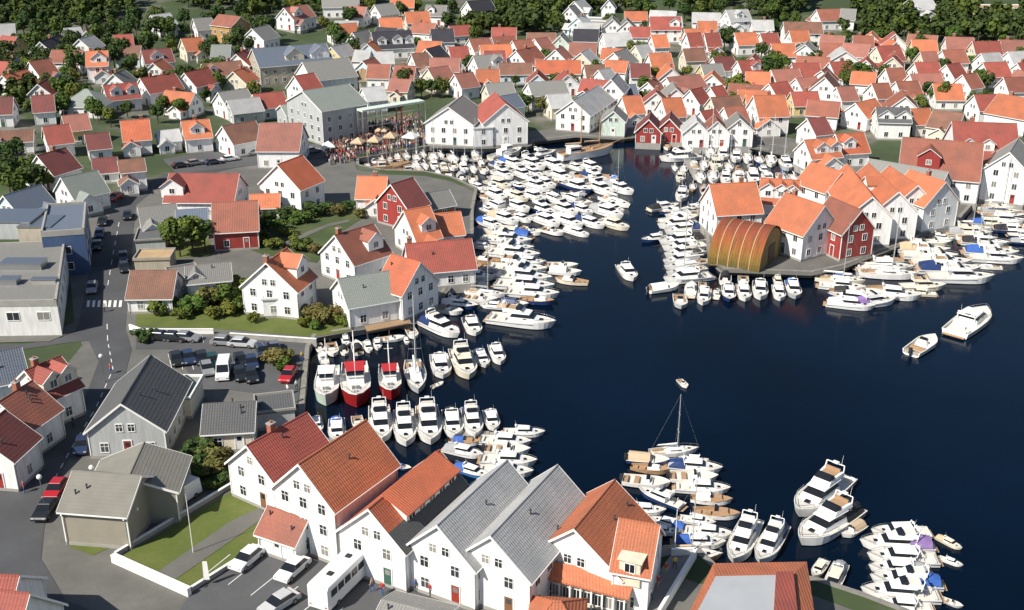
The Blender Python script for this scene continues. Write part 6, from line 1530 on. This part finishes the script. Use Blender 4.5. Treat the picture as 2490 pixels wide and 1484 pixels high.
# ------------------------------------------------------------------ street lamps, poles, people
def lamp(px, py, h, label):
    p = pg(px, py, h); r = thing('street_lamp', label, 'street lamp', (p.x, p.y, p.z - h))
    m = MB(); m.tube((0, 0, 0), (0, 0, h - .25), .06, .045, 8); m.tube((0, 0, 0), (0, 0, .3), .12, .1, 8); link('pole', m.mesh('pole', METAL), r)
    g = MB(); g.sphere((0, 0, h), .32, 10, 7); link('globe', g.mesh('globe', GEL, True), r)
lamp(245, 866, 4.2, 'street lamp with white globe at the road junction')
lamp(95, 1160, 4.2, 'street lamp with white globe on the lower street')
lamp(222, 1137, 4.2, 'street lamp with white globe behind the beige hall')
lamp(330, 1238, 3.6, 'street lamp with white globe beside the white van')
def pole(px, py, h, label):
    p = pg(px, py); r = thing('flagpole', label, 'flagpole', p); m = MB(); m.tube((0, 0, 0), (0, 0, h), .06, .03, 8); link('pole', m.mesh('pole', TRIM), r); k = MB(); k.sphere((0, 0, h + .06), .09, 8, 5); link('finial', k.mesh('finial', METAL), r)
pole(470, 1345, 7.5, 'white flagpole on the near lawn')
pole(1640, 1345, 7.0, 'white flagpole on the restaurant terrace')
def banner(px, py):
    p = pg(px, py); r = thing('feather_banner', 'white feather banner at the lawn corner by the forecourt', 'banner', p); m = MB(); m.tube((0, 0, 0), (0, 0, 3.2), .03, .02, 6); link('pole', m.mesh('pole', METAL), r)
    f = MB(); f.box(.03, .65, -.015, .015, .8, 3.1, 0, 1, .8); link('flag', f.mesh('flag', WHITEC), r); b = MB(); b.box(-.35, .35, -.35, .35, 0, .1); link('foot', b.mesh('foot', BLK), r)
banner(497, 1425)
def person_mesh(arm, step):
    v = [(0, 0, .95), (0, 0, 1.15), (0, 0, 1.38), (0, 0, 1.5), (0, 0.01, 1.66), (-.1, 0, .9), (-.11, step, .5), (-.11, step * .6 - .02, .08), (-.11, step * .6 + .12, .04), (.1, 0, .9), (.11, -step, .5), (.11, -step * 1.4, .08), (.11, -step * 1.4 + .14, .04),
         (-.19, 0, 1.36), (-.25, -.02, 1.1), (-.24, arm, .88), (.19, 0, 1.36), (.25, -.02, 1.1), (.24, -arm * .5 + .08, .86)]
    e = [(0, 1), (1, 2), (2, 3), (3, 4), (0, 5), (5, 6), (6, 7), (7, 8), (0, 9), (9, 10), (10, 11), (11, 12), (2, 13), (13, 14), (14, 15), (2, 16), (16, 17), (17, 18)]
    rad = [.14, .13, .15, .055, .105, .085, .06, .045, .04, .085, .06, .045, .04, .06, .045, .035, .06, .045, .035]
    me = bpy.data.meshes.new('person_base'); me.from_pydata(v, e, []); o = bpy.data.objects.new('person_base', me); col.objects.link(o)
    md = o.modifiers.new('s', 'SKIN'); 
    for i, sv in enumerate(me.skin_vertices[0].data): sv.radius = (rad[i], rad[i]); sv.use_root = (i == 0)
    o.modifiers.new('sub', 'SUBSURF').levels = 1
    dg = bpy.context.evaluated_depsgraph_get(); ev = bpy.data.meshes.new_from_object(o.evaluated_get(dg)); bpy.data.objects.remove(o); return ev
SKIN = plain('skin', (.5, .3, .22), .6); HAIR = plain('hair', (.06, .04, .025), .7)
CLOTH = {n: plain('cloth_' + n, c, .85) for n, c in (('red', (.4, .04, .04)), ('blue', (.05, .1, .3)), ('white', (.7, .7, .68)), ('dark', (.03, .03, .04)), ('tan', (.4, .3, .2)), ('yellow', (.55, .4, .06)))}
POSES = [person_mesh(.1, .08), person_mesh(.2, .16), person_mesh(-.05, .02)]
def dressed(base, top, legs):
    me = base.copy(); me.materials.clear()
    for m in (CLOTH[top], CLOTH[legs], SKIN, HAIR): me.materials.append(m)
    for p in me.polygons:
        z = p.center.z; ax = abs(p.center.x); p.use_smooth = True
        p.material_index = (3 if (z > 1.66 or p.center.y < -.03 and z > 1.55) else 2) if z > 1.47 else (2 if (ax > .2 and z < 1.08) else (0 if z > .95 else 1))
    return me
PPL = {}
def person(px, py, top, legs, zn, mk, z=None):
    p = pg(px, py) if z is None else pz(px, py, z); k = rnd.randrange(3)
    if (k, top, legs) not in PPL: PPL[k, top, legs] = dressed(POSES[k], top, legs)
    thing('person', f'person in {top} top and {legs} trousers {"walking" if k == 1 else "standing"}', 'person', (p.x, p.y, p.z + .08), rnd.uniform(0, 6), zn, mk, None, PPL[k, top, legs])
K = mark('the quay corner house', 1010, 700); TOPS = list(CLOTH)
for x, y in ((1002, 762), (1015, 765), (1028, 758), (1040, 752), (1052, 748), (992, 772)): person(x, y, rnd.choice(TOPS), rnd.choice(('dark', 'blue', 'tan')), 'before the quay corner house', K)
K = mark('the restaurant', 1500, 1300)
for x, y in ((1618, 1400), (1600, 1432), (1640, 1385), (1580, 1462), (1560, 1478)): person(x, y, rnd.choice(TOPS), rnd.choice(('dark', 'blue', 'tan')), 'on the restaurant terrace', K, 1.72)
K = mark('the bus', 830, 1430)
for x, y in ((905, 1440), (930, 1448), (1010, 1440), (1045, 1450), (1095, 1462)): person(x, y, rnd.choice(TOPS), rnd.choice(('dark', 'blue', 'tan')), 'on the forecourt by the white gables', K)
K = mark('the white globe lamp', 245, 900)
for x, y in ((270, 910), (180, 1040), (60, 1200), (255, 760)): person(x, y, rnd.choice(TOPS), rnd.choice(('dark', 'blue', 'tan')), 'on the lower street', K)
K = mark('the car park wall', 760, 860)
for x, y in ((722, 950), (715, 980), (735, 880), (720, 1010), (700, 960)): person(x, y, rnd.choice(TOPS), rnd.choice(('dark', 'blue', 'tan')), 'on the quay by the car park', K)
def crowd():
    """the festival crowd on the inner quay, one dense mass"""
    rg = random.Random(9); verts, faces, mats = [], [], []; lows = []
    cm = [CLOTH[n] for n in CLOTH] + [SKIN, HAIR]
    def fig(x, y, z, a, top, legs):
        m = MB(); s = lambda r, zz, n=6, o=0: [(r * math.cos(6.283 * k / n) + o, r * .7 * math.sin(6.283 * k / n), zz) for k in range(n)]
        m.loft([s(.13, 0), s(.16, .5), s(.17, .9)], legs); m.loft([s(.17, .9), s(.2, 1.2), s(.23, 1.38), s(.08, 1.48)], top); m.loft([s(.06, 1.46), s(.11, 1.58), s(.11, 1.68), s(.04, 1.76)], 6); m.loft([s(.115, 1.66), s(.115, 1.72), s(.03, 1.79)], 7)
        for sx in (-1, 1): m.tube((sx * .22, 0, 1.36), (sx * .27, .06, .85), .05, .04, 4, top)
        i = len(verts); c, sn = math.cos(a), math.sin(a); verts.extend((x + c * v[0] - sn * v[1], y + sn * v[0] + c * v[1], z + v[2]) for v in m.v); faces.extend(tuple(i + k for k in f) for f in m.f); mats.extend(m.m)
    poly = [(862, 312), (1020, 285), (1040, 355), (1000, 368), (930, 382), (868, 392), (800, 405), (790, 370)]
    n = 0
    while n < 700:
        x, y = rg.uniform(785, 1035), rg.uniform(285, 432)
        if not inside((x, y), poly): continue
        p = pg(x, y)
        if inside(p, WPOLY): continue
        fig(p.x, p.y, p.z + .05, rg.uniform(0, 6), rg.choice((0, 1, 2, 3, 3, 4, 4, 4, 0)), rg.choice((1, 3, 3, 4))); n += 1
    me = bpy.data.meshes.new('crowd'); me.from_pydata(verts, [], faces)
    for m in cm: me.materials.append(m)
    me.polygons.foreach_set('material_index', mats); o = link('crowd', me, kind='stuff'); o['label'] = 'dense festival crowd on the inner quay below the stage frame'; o['category'] = 'crowd'
crowd()
finish_labels()
for t in THINGS:
    if len(t[0]['label'].split()) > 16: print('LONG', t[0].name, t[0]['label'])
print('BOATS', sum(1 for t in THINGS if t[0]['category'] in ('boat', 'ship')), 'THINGS', len(THINGS))
